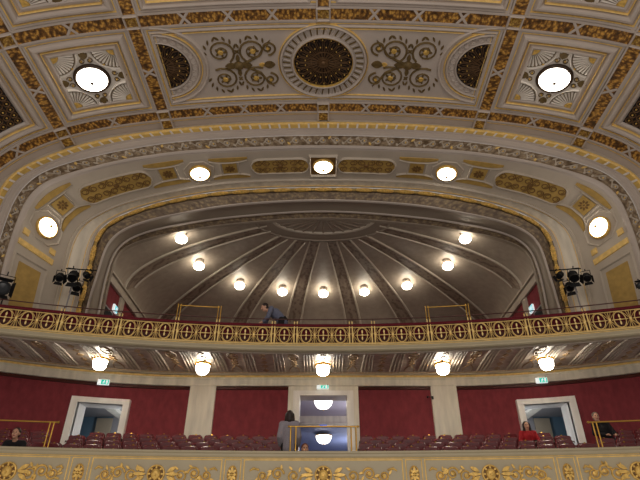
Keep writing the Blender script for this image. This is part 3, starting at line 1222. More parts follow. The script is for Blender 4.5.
def FB(a, z, h=0.0):
    ph = a / GR
    r = GR - h
    return Vector((r * math.sin(ph), GC + r * math.cos(ph), z))


def solve_a(F, px, z, lo=-11.0, hi=11.0):
    for _ in range(50):
        m = (lo + hi) / 2
        if proj(F(m, z))[0] < px:
            lo = m
        else:
            hi = m
    return (lo + hi) / 2


def ywall(x):
    return 17.5 - max(0.0, abs(x) - 4.0) ** 2 / 24.0


def rwall(ph):
    r = 30.0
    for _ in range(30):
        r = (ywall(r * math.sin(ph)) - GC) / math.cos(ph)
    return r


ZS0, ZS1 = 4.74, 5.58


def FS(a, t, h=0.0):
    """gallery soffit: a = arc along the front, t = 0 front .. 1 back wall; h downwards"""
    ph = a / GR
    r = GR + .12 + (rwall(ph) - GR - .12) * t
    z = ZS0 + .06 + (ZS1 - ZS0 - .06) * (t + .12 * math.sin(PI * min(1, max(0, t)))) - h
    return Vector((r * math.sin(ph), GC + r * math.cos(ph), z))


AM = 10.6
AA = [-AM + 2 * AM * i / 80 for i in range(81)]
# gallery floor slab from the front back to the walls
mb = MB()
def FG(a, t, z):
    v = FS(a, t)
    return Vector((v.x, v.y, z))


steps = [(-.02, 4.95), (-.02, 5.12), (.25, 5.12), (.25, 5.36), (.50, 5.36), (.50, 5.56), (.72, 5.56), (.72, 5.76), (1.0, 5.76), (1.0, 6.0), (2.2, 6.0)]
mb.grid([[FG(a, t, z) for a in AA] for t, z in steps], 0)
GFL = struct(mb.build("floor_gallery", M["carpet"]), "gallery floor behind the gilded balustrade")
# cornice
mb = MB()
prof = [(-.12, 4.93), (.05, 4.93), (.07, 4.915), (.07, 4.90), (.04, 4.89), (.04, 4.875), (.08, 4.855), (.09, 4.82), (.06, 4.79), (.06, 4.765), (.02, 4.74), (-.12, 4.74), (-.13, 4.79), (-.3, 4.80)]
mb.grid([[FB(a, z, h) for a in AA] for h, z in prof], lambda i, j: 1 if i in (2, 4) else 0)
GAL = struct(mb.build("gallery_front", [M["parapet"], M["gold_line"]]), "cream cornice of the curved gallery front below the gilded balustrade")
# stucco soffit
mb = MB()
ts = [i / 14 for i in range(15)]
mb.grid([[FS(a, t) for a in AA] for t in ts], 0, [[(a, t * 4.7) for a in AA] for t in ts])
mb.build("soffit", M["soffit"], GAL, smooth=True)
mb = MB()
pitch = .405
for k in range(-24, 25):
    a = k * pitch
    if k % 2:
        for q in (-.12, -.04, .04, .12):
            mb.ridge(FS, [(a + q * .92, .12), (a + q, .3), (a + q * 1.15, .82)], .022, .04, 0)
    elif k % 4:
        mb.boss(FS, a, .38, [(.09, 0), (.07, .03), (.03, .025), (.001, .04)], 10, 1, sv=.25)
        for t in (.2, .3, .48, .56):
            mb.plate(FS, [(a + x, t + y) for x, y in ((0, -.04), (.09, 0), (0, .05), (-.09, 0))], .025, 1)
        for sg in (-1, 1):
            p = [(a + sg * (.05 + .09 * math.sin(i * .7)), .16 + .055 * i) for i in range(13)]
            mb.ridge(FS, p, .012, .025, 1)
    else:
        for t in (.22, .36, .5, .64, .78):
            mb.plate(FS, [(a + x * 1.2, t + y) for x, y in ((0, -.05), (.07, 0), (0, .06), (-.07, 0))], .02, 1)
mb.ridge(FS, [(a, .07) for a in AA], .012, .05, 0)
mb.ridge(FS, [(a, .9) for a in AA], .008, .03, 0)
mb.ridge(FS, [(a, .86) for a in AA], .004, .03, 1)
mb.build("stucco_relief", [M["stucco"], M["stucco_gold"]], GAL)
# ------------------------------------------------------------------ gilded balustrade
Z_LT, Z_LB = 5.385, 4.94
BAL = thing("gilded_balustrade", "gilded openwork iron balustrade with maroon velvet rail along the curved gallery front", "balustrade", (0, GY, 4.98))
BO = Vector((0, GY, 4.98))


def FBl(a, z, h=0.0):
    return FB(a, z, h) - BO


post_px = [351, 373.5, 429.7, 471, 528, 586.6]
posts = [solve_a(FB, p, 5.2) for p in post_px]
posts.append(posts[-1] + 1.5)
posts.append(posts[-1] + 1.45)
allp = [-p for p in posts[::-1]] + posts
cnt = {0: 3}


def oval(mb, a, zc, rw, rh, r):
    mb.ridge(FBl, [(a + rw * math.cos(t * 2 * PI / 18), zc + rh * math.sin(t * 2 * PI / 18)) for t in range(18)], r, .02, 0, closed=True, h0=-.005)


def bar(mb, a0, z0, a1, z1, w=.011):
    mb.ridge(FBl, [(a0, z0), (a1, z1)], w, .02, 0, h0=-.005)


for i in range(len(allp) - 1):
    a0, a1 = allp[i] + .05, allp[i + 1] - .05
    n = max(1, round((a1 - a0) / .45))
    if (a1 - a0) < .6:
        n = 1
    mb = MB()
    zc = (Z_LT + Z_LB) / 2 + .01
    H = (Z_LT - Z_LB) / 2 - .018
    w = (a1 - a0) / n
    for j in range(n):
        c = a0 + (j + .5) * w
        rw = min(.135, w * .31)
        oval(mb, c, zc, rw, H, .012)
        for q in (-1, 1):
            mb.plate(FBl, leaf(c, zc + q * .05, .11, .02, q * PI / 2), .015, 0)
        bar(mb, c - rw - .05, zc, c + rw + .05, zc, .010)
        mb.boss(FBl, c, zc, [(.03, .0), (.025, .03), (.001, .035)], 8, 0)
        for sg in (-1, 1):
            e = c + sg * w * .5
            for q in (.4, 1.0):
                bar(mb, e - sg * .0, zc, e - sg * q * (w * .5 - rw * .55), zc + H, .0065)
                bar(mb, e - sg * .0, zc, e - sg * q * (w * .5 - rw * .55), zc - H, .0065)
            if sg > 0 or j == 0:
                mb.boss(FBl, e, zc, [(.035, .0), (.03, .03), (.001, .035)], 8, 0)
                bar(mb, e, zc - H, e, zc + H, .010)
    for z, ww in ((zc + H + .01, .010), (zc - H - .01, .009), (Z_LB + .0, .014)):
        mb.ridge(FBl, [(a0 - .05 + (a1 - a0 + .1) * t / 6, z) for t in range(7)], ww, .025, 0, h0=-.006)
    mb.build("lattice_panel", M["gilt_iron"], BAL)
for p in allp:
    for q in (-.035, .035):
        mb = MB()
        mb.tube([FBl(p + q, 4.92, .02), FBl(p + q, 5.52, .02)], .016, 6)
        mb.ell(FBl(p + q, 5.53, .02), (.022, .022, .022), 0, 8, 5)
        mb.ell(FBl(p + q, 5.2, .02), (.03, .03, .03), 0, 8, 5)
        mb.build("post", M["gilt_iron"], BAL, smooth=True)
mb = MB()
mb.grid([[FBl(a, z, h) for a in AA] for h, z in ((.03, 5.405), (.045, 5.42), (.045, 5.455), (.02, 5.48), (-.12, 5.48), (-.14, 5.455), (-.14, 5.42), (-.12, 5.405), (.03, 5.405))], 0)
mb.build("velvet_rail", M["maroon"], BAL, smooth=True)
mb = MB()
mb.grid([[FBl(a, z, h) for a in AA] for h, z in ((-.10, 5.41), (-.10, 4.92))], 0)
mb.build("backing_cloth", M["maroon"], BAL)
mb = MB()
mb.tube([FBl(a, 5.63, -.03) for a in AA], .014, 6)
for p in allp:
    mb.tube([FBl(p, 5.46, -.03), FBl(p, 5.63, -.03)], .01, 5)
mb.build("hand_rail", M["wood"], BAL, smooth=True)

# tall brass guards at the gallery aisles
for i, (sg, side) in enumerate(((-1, "left"), (1, "right"))):
    pa, pb = sg * posts[2], sg * posts[3]
    c = FB((pa + pb) / 2, 5.48)
    g = thing("brass_guard_rail", "thin brass guard rail rising above the gallery balustrade at the %s aisle" % side, "guard rail", c, group="gallery aisle guard rails")
    for p in (pa, pb):
        for q in (-.035, .035):
            mb = MB()
            mb.tube([FB(p + q, 5.48, -.02) - c, FB(p + q, 5.93, -.02) - c], .014, 6)
            mb.ell(FB(p + q, 5.94, -.02) - c, (.022, .022, .022), 0, 8, 5)
            mb.build("post", M["brass"], g, smooth=True)
    mb = MB()
    mb.tube([FB(pa + (pb - pa) * t / 8, 5.915, -.02) - c for t in range(9)], .013, 6)
    mb.build("top_rail", M["brass"], g, smooth=True)

# ------------------------------------------------------------------ back wall of the balcony
ZB = 1.2


def FW(x, z, h=0.0):
    return Vector((x, ywall(x) - h, z))


def wall_piece(mb, x0, x1, z0, z1, h, m=0):
    n = max(1, int(abs(x1 - x0) / .25))
    xs = [x0 + (x1 - x0) * i / n for i in range(n + 1)]
    mb.grid([[FW(x, z, h) for x in xs] for z in (z0, z1)], m)


def wall_block(mb, x0, x1, z0, z1, h0, h1, m=0):
    mb.fbox(FW, x0, x1, z0, z1, h0, h1, m, max(1, int(abs(x1 - x0) / .25)), 1)


DO = (6.5, 7.83)      # side door openings
Z_SD, Z_CD, Z_TOP = 4.53, 4.90, 5.22
mb = MB()
for sg in (-1, 1):
    for x0, x1, z0 in ((.78, DO[0], ZB), (DO[0], DO[1], Z_SD), (DO[1], 10.9, ZB)):
        wall_piece(mb, sg * x0, sg * x1, z0, 5.7, 0)
wall_piece(mb, -.78, .78, Z_CD, 5.7, 0)
WB = struct(mb.build("wall_back", M["red"]), "curved dark red damask wall behind the balcony seats")
mb = MB()
wall_block(mb, -10.9, 10.9, Z_TOP, 5.62, 0, .12)
wall_block(mb, -10.9, 10.9, 5.45, 5.5, .12, .16)
wall_block(mb, -10.9, 10.9, Z_TOP, Z_TOP + .06, .12, .15)
mb.build("entablature", M["marble"], WB)
mb = MB()
wall_block(mb, -10.9, 10.9, 5.50, 5.56, .11, .19)
mb.build("gilt_line", M["gold_line"], WB)
for sg in (-1, 1):
    mb = MB()
    wall_block(mb, sg * 3.6, sg * 4.46, ZB, Z_TOP + .02, 0, .13)
    mb.build("pilaster", M["marble"], WB)
mb = MB()
for sg in (-1, 1):
    wall_block(mb, sg * 1.0, sg * 1.17, ZB, 5.06, 0, .1)
wall_block(mb, -1.17, 1.17, 5.06, Z_TOP, 0, .1)
mb.build("door_pier", M["marble"], WB)
# dark strips at the panel heads, standing in for the shadow line
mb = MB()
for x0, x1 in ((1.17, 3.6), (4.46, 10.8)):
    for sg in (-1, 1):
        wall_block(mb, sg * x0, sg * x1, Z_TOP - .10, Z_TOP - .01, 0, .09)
mb.build("panel_moulding_or_shade", M["wood"], WB)
mb = MB()
for sg in (-1, 1):
    wall_block(mb, sg * .78, sg * 1.0, ZB, 5.06, 0, .15)
    wall_block(mb, sg * .9, sg * .96, ZB, 5.0, .15, .18)
    mb.face([(sg * .78, 17.5, ZB), (sg * .78, 18.0, ZB), (sg * .78, 18.0, Z_CD), (sg * .78, 17.5, Z_CD)], 0)
wall_block(mb, -.78, .78, Z_CD, 5.06, 0, .15)
mb.face([(-.78, 17.5, Z_CD), (.78, 17.5, Z_CD), (.78, 18.0, Z_CD), (-.78, 18.0, Z_CD)], 0)
struct(mb.build("door_1", M["door_marble"]), "tall central doorway with pale marble surround opening to the lit foyer")
for n, sg, side in ((2, -1, "left"), (3, 1, "right")):
    mb = MB()
    wall_block(mb, sg * (DO[0] - .19), sg * DO[0], ZB, Z_SD + .17, 0, .16)
    wall_block(mb, sg * DO[1], sg * (DO[1] + .19), ZB, Z_SD + .17, 0, .16)
    wall_block(mb, sg * DO[0], sg * DO[1], Z_SD, Z_SD + .17, 0, .16)
    for x in DO:
        mb.grid([[FW(sg * x, z, h) for z in (ZB, Z_SD)] for h in (.1, -.55)], 0)
    mb.grid([[FW(sg * x, Z_SD, h) for x in DO] for h in (.1, -.55)], 0)
    struct(mb.build("door_%d" % n, M["door_marble"]), "%s side doorway with pale marble surround" % side)
    # corridor behind
    mb = MB()
    xa, xb = 5.6, 9.4
    y0, y1 = 17.75, 19.6
    mb.face([(sg * xa, y1, ZB), (sg * xb, y1, ZB), (sg * xb, y1, 4.75), (sg * xa, y1, 4.75)], 1)
    ya_, yb_ = ywall(xa) + .03, ywall(xb) + .03
    mb.face([(sg * xb, yb_, ZB), (sg * xb, y1, ZB), (sg * xb, y1, 4.75), (sg * xb, yb_, 4.75)], 1)
    mb.face([(sg * xa, ya_, ZB), (sg * xa, y1, ZB), (sg * xa, y1, 4.75), (sg * xa, ya_, 4.75)], 0)
    mb.face([FW(sg * (xa + (xb - xa) * i / 8), 4.75, -.03) for i in range(9)] + [Vector((sg * xb, y1, 4.75)), Vector((sg * xa, y1, 4.75))], 0)
    mb.box((sg * 7.97, y1 - .05, 3.2), (.56, .06, 2.96), 2)
    mb.box((sg * 6.65, y1 - .03, 3.0), (2.05, .04, 3.5), 0)
    mb.box((sg * 7.3, 18.55, 4.70), (.3, 1.9, .12), 3)
    struct(mb.build("wall_corridor_%s" % side, [M["corr_grey"], M["corr_blue"], M["corr_door"], M["marble"]]), "blue grey corridor beyond the %s side doorway" % side)
    li = bpy.data.lights.new("corridor_light", "POINT")
    li.energy = 45
    li.color = (.8, .9, 1.0)
    li.shadow_soft_size = .2
    lo = bpy.data.objects.new("corridor_light", li)
    COL.objects.link(lo)
    lo.location = (sg * 6.3, 18.4, 3.9)
# foyer behind the central door
mb = MB()
for sg in (-1, 1):
    mb.face([(sg * 2.6, 17.9, ZB), (sg * 2.6, 28.5, ZB), (sg * 2.6, 28.5, 5.7), (sg * 2.6, 17.9, 5.7)], 0)
mb.face([(-2.6, 17.9, 5.55), (2.6, 17.9, 5.55), (2.6, 22.8, 5.55), (-2.6, 22.8, 5.55)], 0)
mb.box((0, 22.9, 5.35), (5.2, .3, .42), 1)
mb.box((0, 22.85, 5.2), (5.2, .45, .06), 1)
mb.face([(-2.6, 22.8, 5.14), (2.6, 22.8, 5.14), (2.6, 28.5, 5.14), (-2.6, 28.5, 5.14)], 2)
mb.face([(-2.6, 28.5, ZB), (2.6, 28.5, ZB), (2.6, 28.5, 5.2), (-2.6, 28.5, 5.2)], 2)
mb.box((0, 28.45, 4.85), (5.2, .2, .1), 1)
struct(mb.build("wall_foyer", [M["foyer_wall"], M["marble"], M["foyer_blue"]]), "lilac foyer seen through the central doorway")
mb = MB()
mb.face([(-2.6, 17.4, 2.55), (2.6, 17.4, 2.55), (2.6, 28.5, 2.55), (-2.6, 28.5, 2.55)], 0)
for sg in (-1, 1):
    mb.face([(sg * 5.6, 17.45, 2.55), (sg * 9.4, 16.4, 2.55), (sg * 9.4, 20.6, 2.55), (sg * 5.6, 20.6, 2.55)], 0)
struct(mb.build("floor_foyer", M["carpet"]), "foyer floor behind the doorways")

# ------------------------------------------------------------------ balcony parapet
PR, PYc = 42.0, 12.0
PC = PYc - PR


def FP(a, z, h=0.0):
    ph = a / PR
    r = PR - h
    return Vector((r * math.sin(ph), PC + r * math.cos(ph), z))


PA_ = [-9.6 + 19.2 * i / 60 for i in range(61)]
mb = MB()
prof = [(-.30, 1.1), (-.30, 2.15), (-.28, 2.17), (.08, 2.17), (.10, 2.155), (.10, 2.13), (.05, 2.11), (.05, 2.075), (.02, 2.05), (0, 2.04), (0, 1.2), (.06, 1.15), (.06, 1.05), (-.3, 1.05)]
mb.grid([[FP(a, z, h) for a in PA_] for h, z in prof], 0)
PAR = struct(mb.build("balcony_front", M["parapet"]), "cream balcony front with gilded scrolls below the seats")
med = [0.0] + [solve_a(FP, p, 1.74) for p in (490.5, 639)]
ova = [solve_a(FP, p, 1.74) for p in (414.4, 568)]
med = [-m for m in med[:0:-1]] + med
ova = [-m for m in ova[::-1]] + ova
mb = MB()
for m0 in med:
    near = [o for o in ova]
    lo = max([o for o in near if o < m0], default=m0 - 1.9)
    hi = min([o for o in near if o > m0], default=m0 + 1.9)
    mb.ridge(FP, rect(lo + .24, hi - .24, 1.47, 2.0, 14), .014, .012, 0, closed=True)
for o in ova:
    mb.ridge(FP, rect(o - .17, o + .17, 1.47, 2.0, 3), .012, .012, 0, closed=True)
mb.ridge(FP, [(a, 2.035) for a in PA_], .008, .01, 0)
mb.build("panel_moulding_or_shade", M["gold_line"], PAR)
for m0 in med:
    mb = MB()
    mb.boss(FP, m0, 1.70, [(.19, 0), (.18, .035), (.16, .04), (.15, .015)], 28, 0)
    mb.boss(FP, m0, 1.70, [(.155, .015), (.001, .018)], 20, 1)
    mb.boss(FP, m0, 1.70, [(.10, .015), (.085, .05), (.05, .07), (.001, .075)], 16, 0, sv=1.15)
    for k in range(8):
        mb.plate(FP, leaf(m0 + .11 * math.cos(k * PI / 4), 1.70 + .11 * math.sin(k * PI / 4), .06, .02, k * PI / 4), .04, 0)
    mb.boss(FP, m0, 1.68, [(.03, .06), (.02, .1), (.001, .1)], 8, 0)
    for sg in (-1, 1):
        mb.boss(FP, m0 + sg * .045, 1.73, [(.02, .06), (.001, .05)], 8, 1)
        mb.plate(FP, leaf(m0 + sg * .26, 1.76, .2, .04, (PI if sg < 0 else 0) + sg * .5), .04, 0)
        mb.plate(FP, leaf(m0 + sg * .26, 1.64, .2, .04, (PI if sg < 0 else 0) - sg * .5), .04, 0)
        mb.plate(FP, leaf(m0 + sg * .24, 1.70, .28, .035, PI if sg < 0 else 0), .045, 0)
        R = .16
        lim = min([abs(o - m0) for o in ova if (o - m0) * sg > 0], default=1.9)
        fs = min(1.12, (lim - .30) / 1.42)
        for k, (dx, up) in enumerate(((.56, -1), (.87, 1), (1.15, -1))):
            dx *= fs
            c = (m0 + sg * dx, 1.70 + up * .02)
            rr = R - .02 * k
            p = spiral(c[0], c[1], rr, .03, (PI if sg > 0 else 0), 1.6, 24, -up * sg)
            mb.ridge(FP, p, taper(len(p), .022, .010), .03, 0)
            mb.boss(FP, c[0], c[1], [(.045, 0), (.04, .04), (.001, .05)], 8, 0)
            for q in range(4):
                a = random.uniform(0, 2 * PI)
                mb.plate(FP, leaf(c[0] + rr * math.cos(a), c[1] + rr * .8 * math.sin(a), .11, .022, a + .6), .03, 0)
        mb.ridge(FP, [(m0 + sg * 1.22 * fs, 1.80), (m0 + sg * 1.33 * fs, 1.83), (m0 + sg * 1.40 * fs, 1.78)], [.02, .025, .012], .03, 0)
    mb.build("gilded_scroll", [M["gold"], M["brown"]], PAR)
for o in ova:
    mb = MB()
    mb.boss(FP, o, 1.70, [(.11, 0), (.10, .035), (.085, .02)], 20, 0, sv=1.7)
    for k in range(8):
        a = k * PI / 4
        mb.plate(FP, leaf(o + .03 * math.cos(a), 1.70 + .05 * math.sin(a), .10 if k % 2 else .07 + .06 * abs(math.sin(a)), .025, a), .05, 0)
    mb.boss(FP, o, 1.70, [(.03, .02), (.02, .07), (.001, .075)], 8, 0)
    mb.build("gilded_oval", M["gold"], PAR)


# ------------------------------------------------------------------ balcony tiers and seats
def row_r(k):
    return PR + 1.2 + .82 * k


def tier(k):
    return 1.54 + .26 * k


mb = MB()
PAs = [-9.9 + 19.8 * i / 50 for i in range(51)]


def FPr(a, r, z):
    ph = a / PR
    return Vector((r * math.sin(ph), PC + r * math.cos(ph), z))


edges = [(PR + .25, 1.28)]
for k in range(5):
    rk = row_r(k) - .42
    edges += [(rk, tier(k) - (.26 if k else .26)), (rk, tier(k))]
edges += [(row_r(4) + .9, tier(4))]
mb.grid([[FPr(a, r, z) for a in PAs] for r, z in edges], 0)
struct(mb.build("floor_balcony", M["carpet"]), "stepped balcony floor under the red seats")


def rounded_slab(w, h, t, rt, tilt=0.0, z0=0.0, y0=0.0, m=0, mb=None, crown=.03, n=8):
    """upholstered slab: rounded top corners, crowned faces; x width, z height, y thickness"""
    out = []
    for i in range(n + 1):
        a = PI * i / n / 2
        out.append((w / 2 - rt + rt * math.cos(a), h - rt + rt * math.sin(a)))
    out = [(w / 2, 0)] + out
    poly = out + [(-x, z) for x, z in out[::-1]]
    layers = [(.92, -t / 2 - crown), (1.0, -t / 2), (1.0, t / 2), (.92, t / 2 + crown)]
    ct, st = math.cos(tilt), math.sin(tilt)
    rows = []
    for sc, y in layers:
        row = []
        for x, z in poly:
            xx, zz = x * sc, h / 2 + (z - h / 2) * sc
            row.append((xx, y0 + y * ct + zz * st, z0 + zz * ct - y * st))
        rows.append(row)
    mb.grid(rows, m, close=True)
    mb.face(rows[0], m)
    mb.face(rows[-1], m)


def make_seat():
    root = thing("theatre_seat", "seat", "theatre seat", (0, 0, 0), group="balcony theatre seats")
    mb = MB()
    rounded_slab(.385, .46, .05, .11, .2, .42, .06, 0, mb)
    mb.build("backrest", M["plush"], root, smooth=True)
    mb = MB()
    rounded_slab(.375, .40, .06, .06, 0, 0, 0, 0, mb, .02, 4)
    o = mb.build("seat_cushion", M["plush"], root, smooth=True)
    o.location = (0, -.06, .42)
    o.rotation_euler = (.18, 0, 0)
    for sg in (-1, 1):
        mb = MB()
        rows = []
        for y, z, w in ((-.26, .60, .012), (-.25, .635, .017), (-.1, .645, .018), (.12, .64, .017), (.16, .60, .012)):
            rows.append([(sg * .212 - w, y, z), (sg * .212 - w, y, z + .02), (sg * .212 + w, y, z + .02), (sg * .212 + w, y, z)])
        mb.grid(rows, 0, close=True)
        mb.face(rows[0], 0)
        mb.face(rows[-1], 0)
        mb.build("armrest", M["wood"], root)
        mb = MB()
        mb.box((sg * .212, -.02, .32), (.035, .28, .58))
        mb.box((sg * .212, -.02, .02), (.04, .36, .04))
        mb.build("side_frame", M["wood"], root)
    mb = MB()
    mb.lathe([(.001, -.006), (.024, -.006), (.024, .004), (.001, .006)], 10)
    o = mb.build("number_plate", M["brass"], root)
    o.location = (0, .052, .86)
    o.rotation_euler = (1.2, 0, 0)
    return root


ORD = ["first", "second", "third", "fourth", "fifth", "sixth", "seventh", "eighth", "ninth", "tenth", "eleventh", "twelfth", "thirteenth"]
ROWN = ["front", "second", "third", "fourth", "back"]
SEAT = make_seat()
first = True
spots, seats = [], []
for k in range(5):
    r = row_r(k)
    for blk in ("left", "right", "far left", "far right"):
        zc = (r - PR + PYc) * CP + (tier(k) + .8) * SP
        ph0 = (47 + (9 if k % 2 else 0)) * zc / FPX
        n = 11 if k < 1 else 12
        if blk == "left":
            xs = [-(ph0 + .06 + .47 * i) for i in range(n)]
        elif blk == "right":
            xs = [ph0 - .12 + .47 * i for i in range(n)]
        elif blk == "far left":
            xs = [-(6.48 + (k * .43) + .47 * i) for i in range(4)]
        else:
            xs = [6.48 + (k * .43) + .47 * i for i in range(4)]
        for i, x in enumerate(xs):
            ph = math.asin(x / r)
            loc = (x, PC + r * math.cos(ph), tier(k))
            rot = Matrix.Rotation(-ph, 3, "Z")
            if "far" in blk:
                lab = "maroon theatre seat, %s row behind the %s brass rail, %s from its posts" % (ROWN[k], blk.split()[1], ORD[i])
            else:
                lab = "maroon plush theatre seat, %s row %s of the central doorway, %s from the centre aisle" % (ROWN[k], blk, ORD[i])
            spots.append((x, k))
            if first:
                seats.append(SEAT)
                SEAT.location = loc
                SEAT.rotation_euler = rot.to_euler()
                SEAT["label"] = lab
                first = False
            else:
                seats.append(dup(SEAT, loc, rot, lab, "balcony theatre seats"))

# ------------------------------------------------------------------ brass rails at the balcony aisles
def brass_rail(a0, a1, post_as, label, z=2.79, h=-.42):
    c = FP((a0 + a1) / 2, 1.28, h)
    g = thing("brass_aisle_rail", label, "guard rail", c, group="brass rails at the balcony aisles")
    mb = MB()
    mb.tube([FP(a0 + (a1 - a0) * t / 8, z, h) - c for t in range(9)], .018, 8)
    for a in (a0, a1):
        mb.ell(FP(a, z, h) - c, (.03, .03, .03), 0, 8, 6)
    mb.build("top_rail", M["brass"], g, smooth=True)
    for a in post_as:
        mb = MB()
        mb.tube([FP(a, 1.28, h) - c, FP(a, z, h) - c], .017, 8)
        mb.lathe([(.001, .02), (.04, .015), (.05, 0)], 10, 0, FP(a, 1.28, h) - c)
        mb.build("post", M["brass"], g, smooth=True)


brass_rail(-.78, .79, [-.74, -.62, .63, .74], "brass rail on double posts in front of the central doorway")
def rail_a(px):
    lo, hi = -10.5, 0.0
    for _ in range(50):
        m = (lo + hi) / 2
        if proj(FP(m, 2.79, -.42))[0] < px:
            lo = m
        else:
            hi = m
    return lo


e0, e1, e2 = rail_a(58.5), rail_a(54.4), rail_a(50.6)
brass_rail(e0, e0 - 2.4, [e1, e2, e0 - 2.3], "brass rail in front of the seats at the far left end of the balcony")
brass_rail(-e0, 2.4 - e0, [-e1, -e2, 2.3 - e0], "brass rail in front of the seats at the far right end of the balcony")


# ------------------------------------------------------------------ lamps
def bowl_lamp(name, label, cat, loc, n, R, depth, mat, group, rim=M["bronze"], finial=True, up=Vector((0, 1, 0))):
    g = thing(name, label, cat, loc, align(n, up), group)
    mb = MB()
    mb.lathe([(R * .2, 0), (R * 1.16, 0), (R * 1.2, .04), (R * 1.14, .09), (R * 1.0, .10), (R * .96, .05)], 32)
    mb.build("rim", rim, g, smooth=True)
    mb = MB()
    prof = []
    for i in range(11):
        t = PI / 2 * i / 10
        prof.append((max(.002, R * math.cos(t)), .05 + depth * math.sin(t)))
    mb.lathe(prof, 32)
    mb.build("glass_bowl", mat, g, smooth=True)
    if finial:
        mb = MB()
        mb.lathe([(.045, depth + .03), (.05, depth + .06), (.03, depth + .09), (.001, depth + .1)], 12)
        mb.build("finial", rim, g, smooth=True)
    return g


for sg, side in ((-1, "left"), (1, "right")):
    s = sg * ((SL1 + SL2) / 2 + .03)
    y = (Y1b + Y2a) / 2 - .03
    bowl_lamp("ceiling_lamp", "glowing bowl lamp in the shell coffer of the vault, %s side" % side, "ceiling lamp", FC(s, y, .02), FC(s, y, 1) - FC(s, y, 0), .42, .2, M["lamp"], "lamps in the shell coffers", rim=M["lamp_rim"])
for u, v, lab in ((0, L_C[1], "bowl lamp at the crown of the arch soffit on a brown panel"),
                  (L_1[0], L_1[1], "bowl lamp on the upper left of the arch soffit"), (-L_1[0], L_1[1], "bowl lamp on the upper right of the arch soffit"),
                  (L_2[0], L_2[1], "bowl lamp low on the left leg of the arch above the ochre panel"), (-L_2[0], L_2[1], "bowl lamp low on the right leg of the arch above the ochre panel")):
    p, n = FVm(u, v, .01), FVm(u, v, 1) - FVm(u, v, 0)
    bowl_lamp("ceiling_lamp", lab, "ceiling lamp", p, n, .30, .17, M["lamp"], "bowl lamps around the arch soffit", rim=M["gold"])

def dome_hit(px, py, drop):
    """where the line of sight through a photo point meets the surface hanging drop below the dome"""
    d = Vector(ray(px, py))
    k = 14.0
    while k < 30:
        p = d * k
        if p.y > DY + .05 and p.z > dome_z(p.x, p.y) - drop:
            break
        k += .01
    return d * k


globes = [(CX, 294, "glowing globe lamp of the dome at the very centre of the ring"), (282.3, 292.2, "glowing globe lamp of the dome, first {} of the centre"), (239.6, 286, "glowing globe lamp of the dome, second {} of the centre"),
          (198.8, 266.3, "glowing globe lamp of the dome, third {} of the centre, above the red side wall"), (181.3, 239.3, "glowing globe lamp of the dome, outermost {}, close to the arch")]
for px, py, lab in globes:
    for sg, side in (((-1, ""),) if px == CX else ((-1, "left"), (1, "right"))):
        p = dome_hit(px, py, .26)
        x = p.x if sg < 0 else -p.x
        p = Vector((x, p.y, dome_z(x, p.y)))
        g = thing("ceiling_globe", lab.format(side), "ceiling lamp", p, align(Vector((0, 0, -1))), "globe lamps ringing the dome")
        mb = MB()
        mb.lathe([(.001, -.2), (.16, -.2), (.17, .04), (.13, .1), (.11, .12)], 20)
        mb.build("mount", M["taupe"], g, smooth=True)
        mb = MB()
        mb.lathe([(max(.002, .21 * math.sin(PI * i / 12)), .25 - .15 * math.cos(PI * i / 12)) for i in range(13)], 24)
        mb.build("glass_globe", M["lamp_dome"], g, smooth=True)

for px, lab in ((323, "crystal basket lamp under the gallery above the central doorway"), (203, "crystal basket lamp under the gallery above the left pilaster"), (442.5, "crystal basket lamp under the gallery above the right pilaster"),
                (100.5, "crystal basket lamp under the gallery near the left exit sign"), (546, "crystal basket lamp under the gallery near the right exit sign")):
    lo, hi = -10, 10
    t = .50
    for _ in range(50):
        m = (lo + hi) / 2
        if proj(FS(m, t, .15))[0] < px:
            lo = m
        else:
            hi = m
    p = FS(lo, t, -.02)
    g = thing("pendant_lamp", lab, "pendant lamp", p, align(Vector((0, 0, -1))), "basket lamps under the gallery")
    mb = MB()
    mb.lathe([(.001, -.02), (.07, -.02), (.07, .02), (.02, .04)], 16)
    for k in range(6):
        a = k * PI / 3
        mb.tube([(.03 * math.cos(a), .03 * math.sin(a), .03), (.21 * math.cos(a), .21 * math.sin(a), .10)], .006, 4)
    mb.build("chain_mount", M["brass"], g)
    mb = MB()
    mb.lathe([(.18, .07), (.22, .08), (.23, .11), (.215, .15), (.18, .15)], 28)
    for k in range(16):
        a = k * PI / 8
        mb.ell((.225 * math.cos(a), .225 * math.sin(a), .115), (.02, .02, .03), 0, 6, 4)
    mb.build("brass_rim", M["brass"], g, smooth=True)
    mb = MB()
    mb.lathe([(.18, .13), (.20, .15), (.20, .21), (.185, .23), (.19, .26), (.175, .34), (.14, .39), (.08, .42), (.001, .43)], 28)
    mb.build("glass_basket", M["lamp_soffit"], g, smooth=True)

for loc, R, lab in (((0, 19.85, 5.55), .36, "glowing glass bowl lamp nearest behind the top of the central doorway"), ((.02, 24.1, 5.14), .36, "lower glowing bowl lamp deeper in the foyer behind the central doorway")):
    g = thing("pendant_lamp", lab, "pendant lamp", loc, align(Vector((0, 0, -1))), "bowl lamps in the foyer")
    mb = MB()
    mb.tube([(0, 0, -.0), (0, 0, .08)], .015, 6)
    mb.lathe([(.001, .06), (.1, .06), (R * 1.05, .10), (R * 1.06, .14), (R * .95, .14)], 28)
    mb.build("brass_rim", M["brass"], g, smooth=True)
    mb = MB()
    mb.lathe([(R * .96, .13), (R * .95, .2), (R * .82, .32), (R * .55, .42), (R * .2, .46), (.001, .47)], 28)
    mb.build("glass_bowl", M["lamp_foyer"], g, smooth=True)
    mb = MB()
    mb.lathe([(.04, .46), (.03, .5), (.001, .51)], 10)
    mb.build("finial", M["brass"], g, smooth=True)


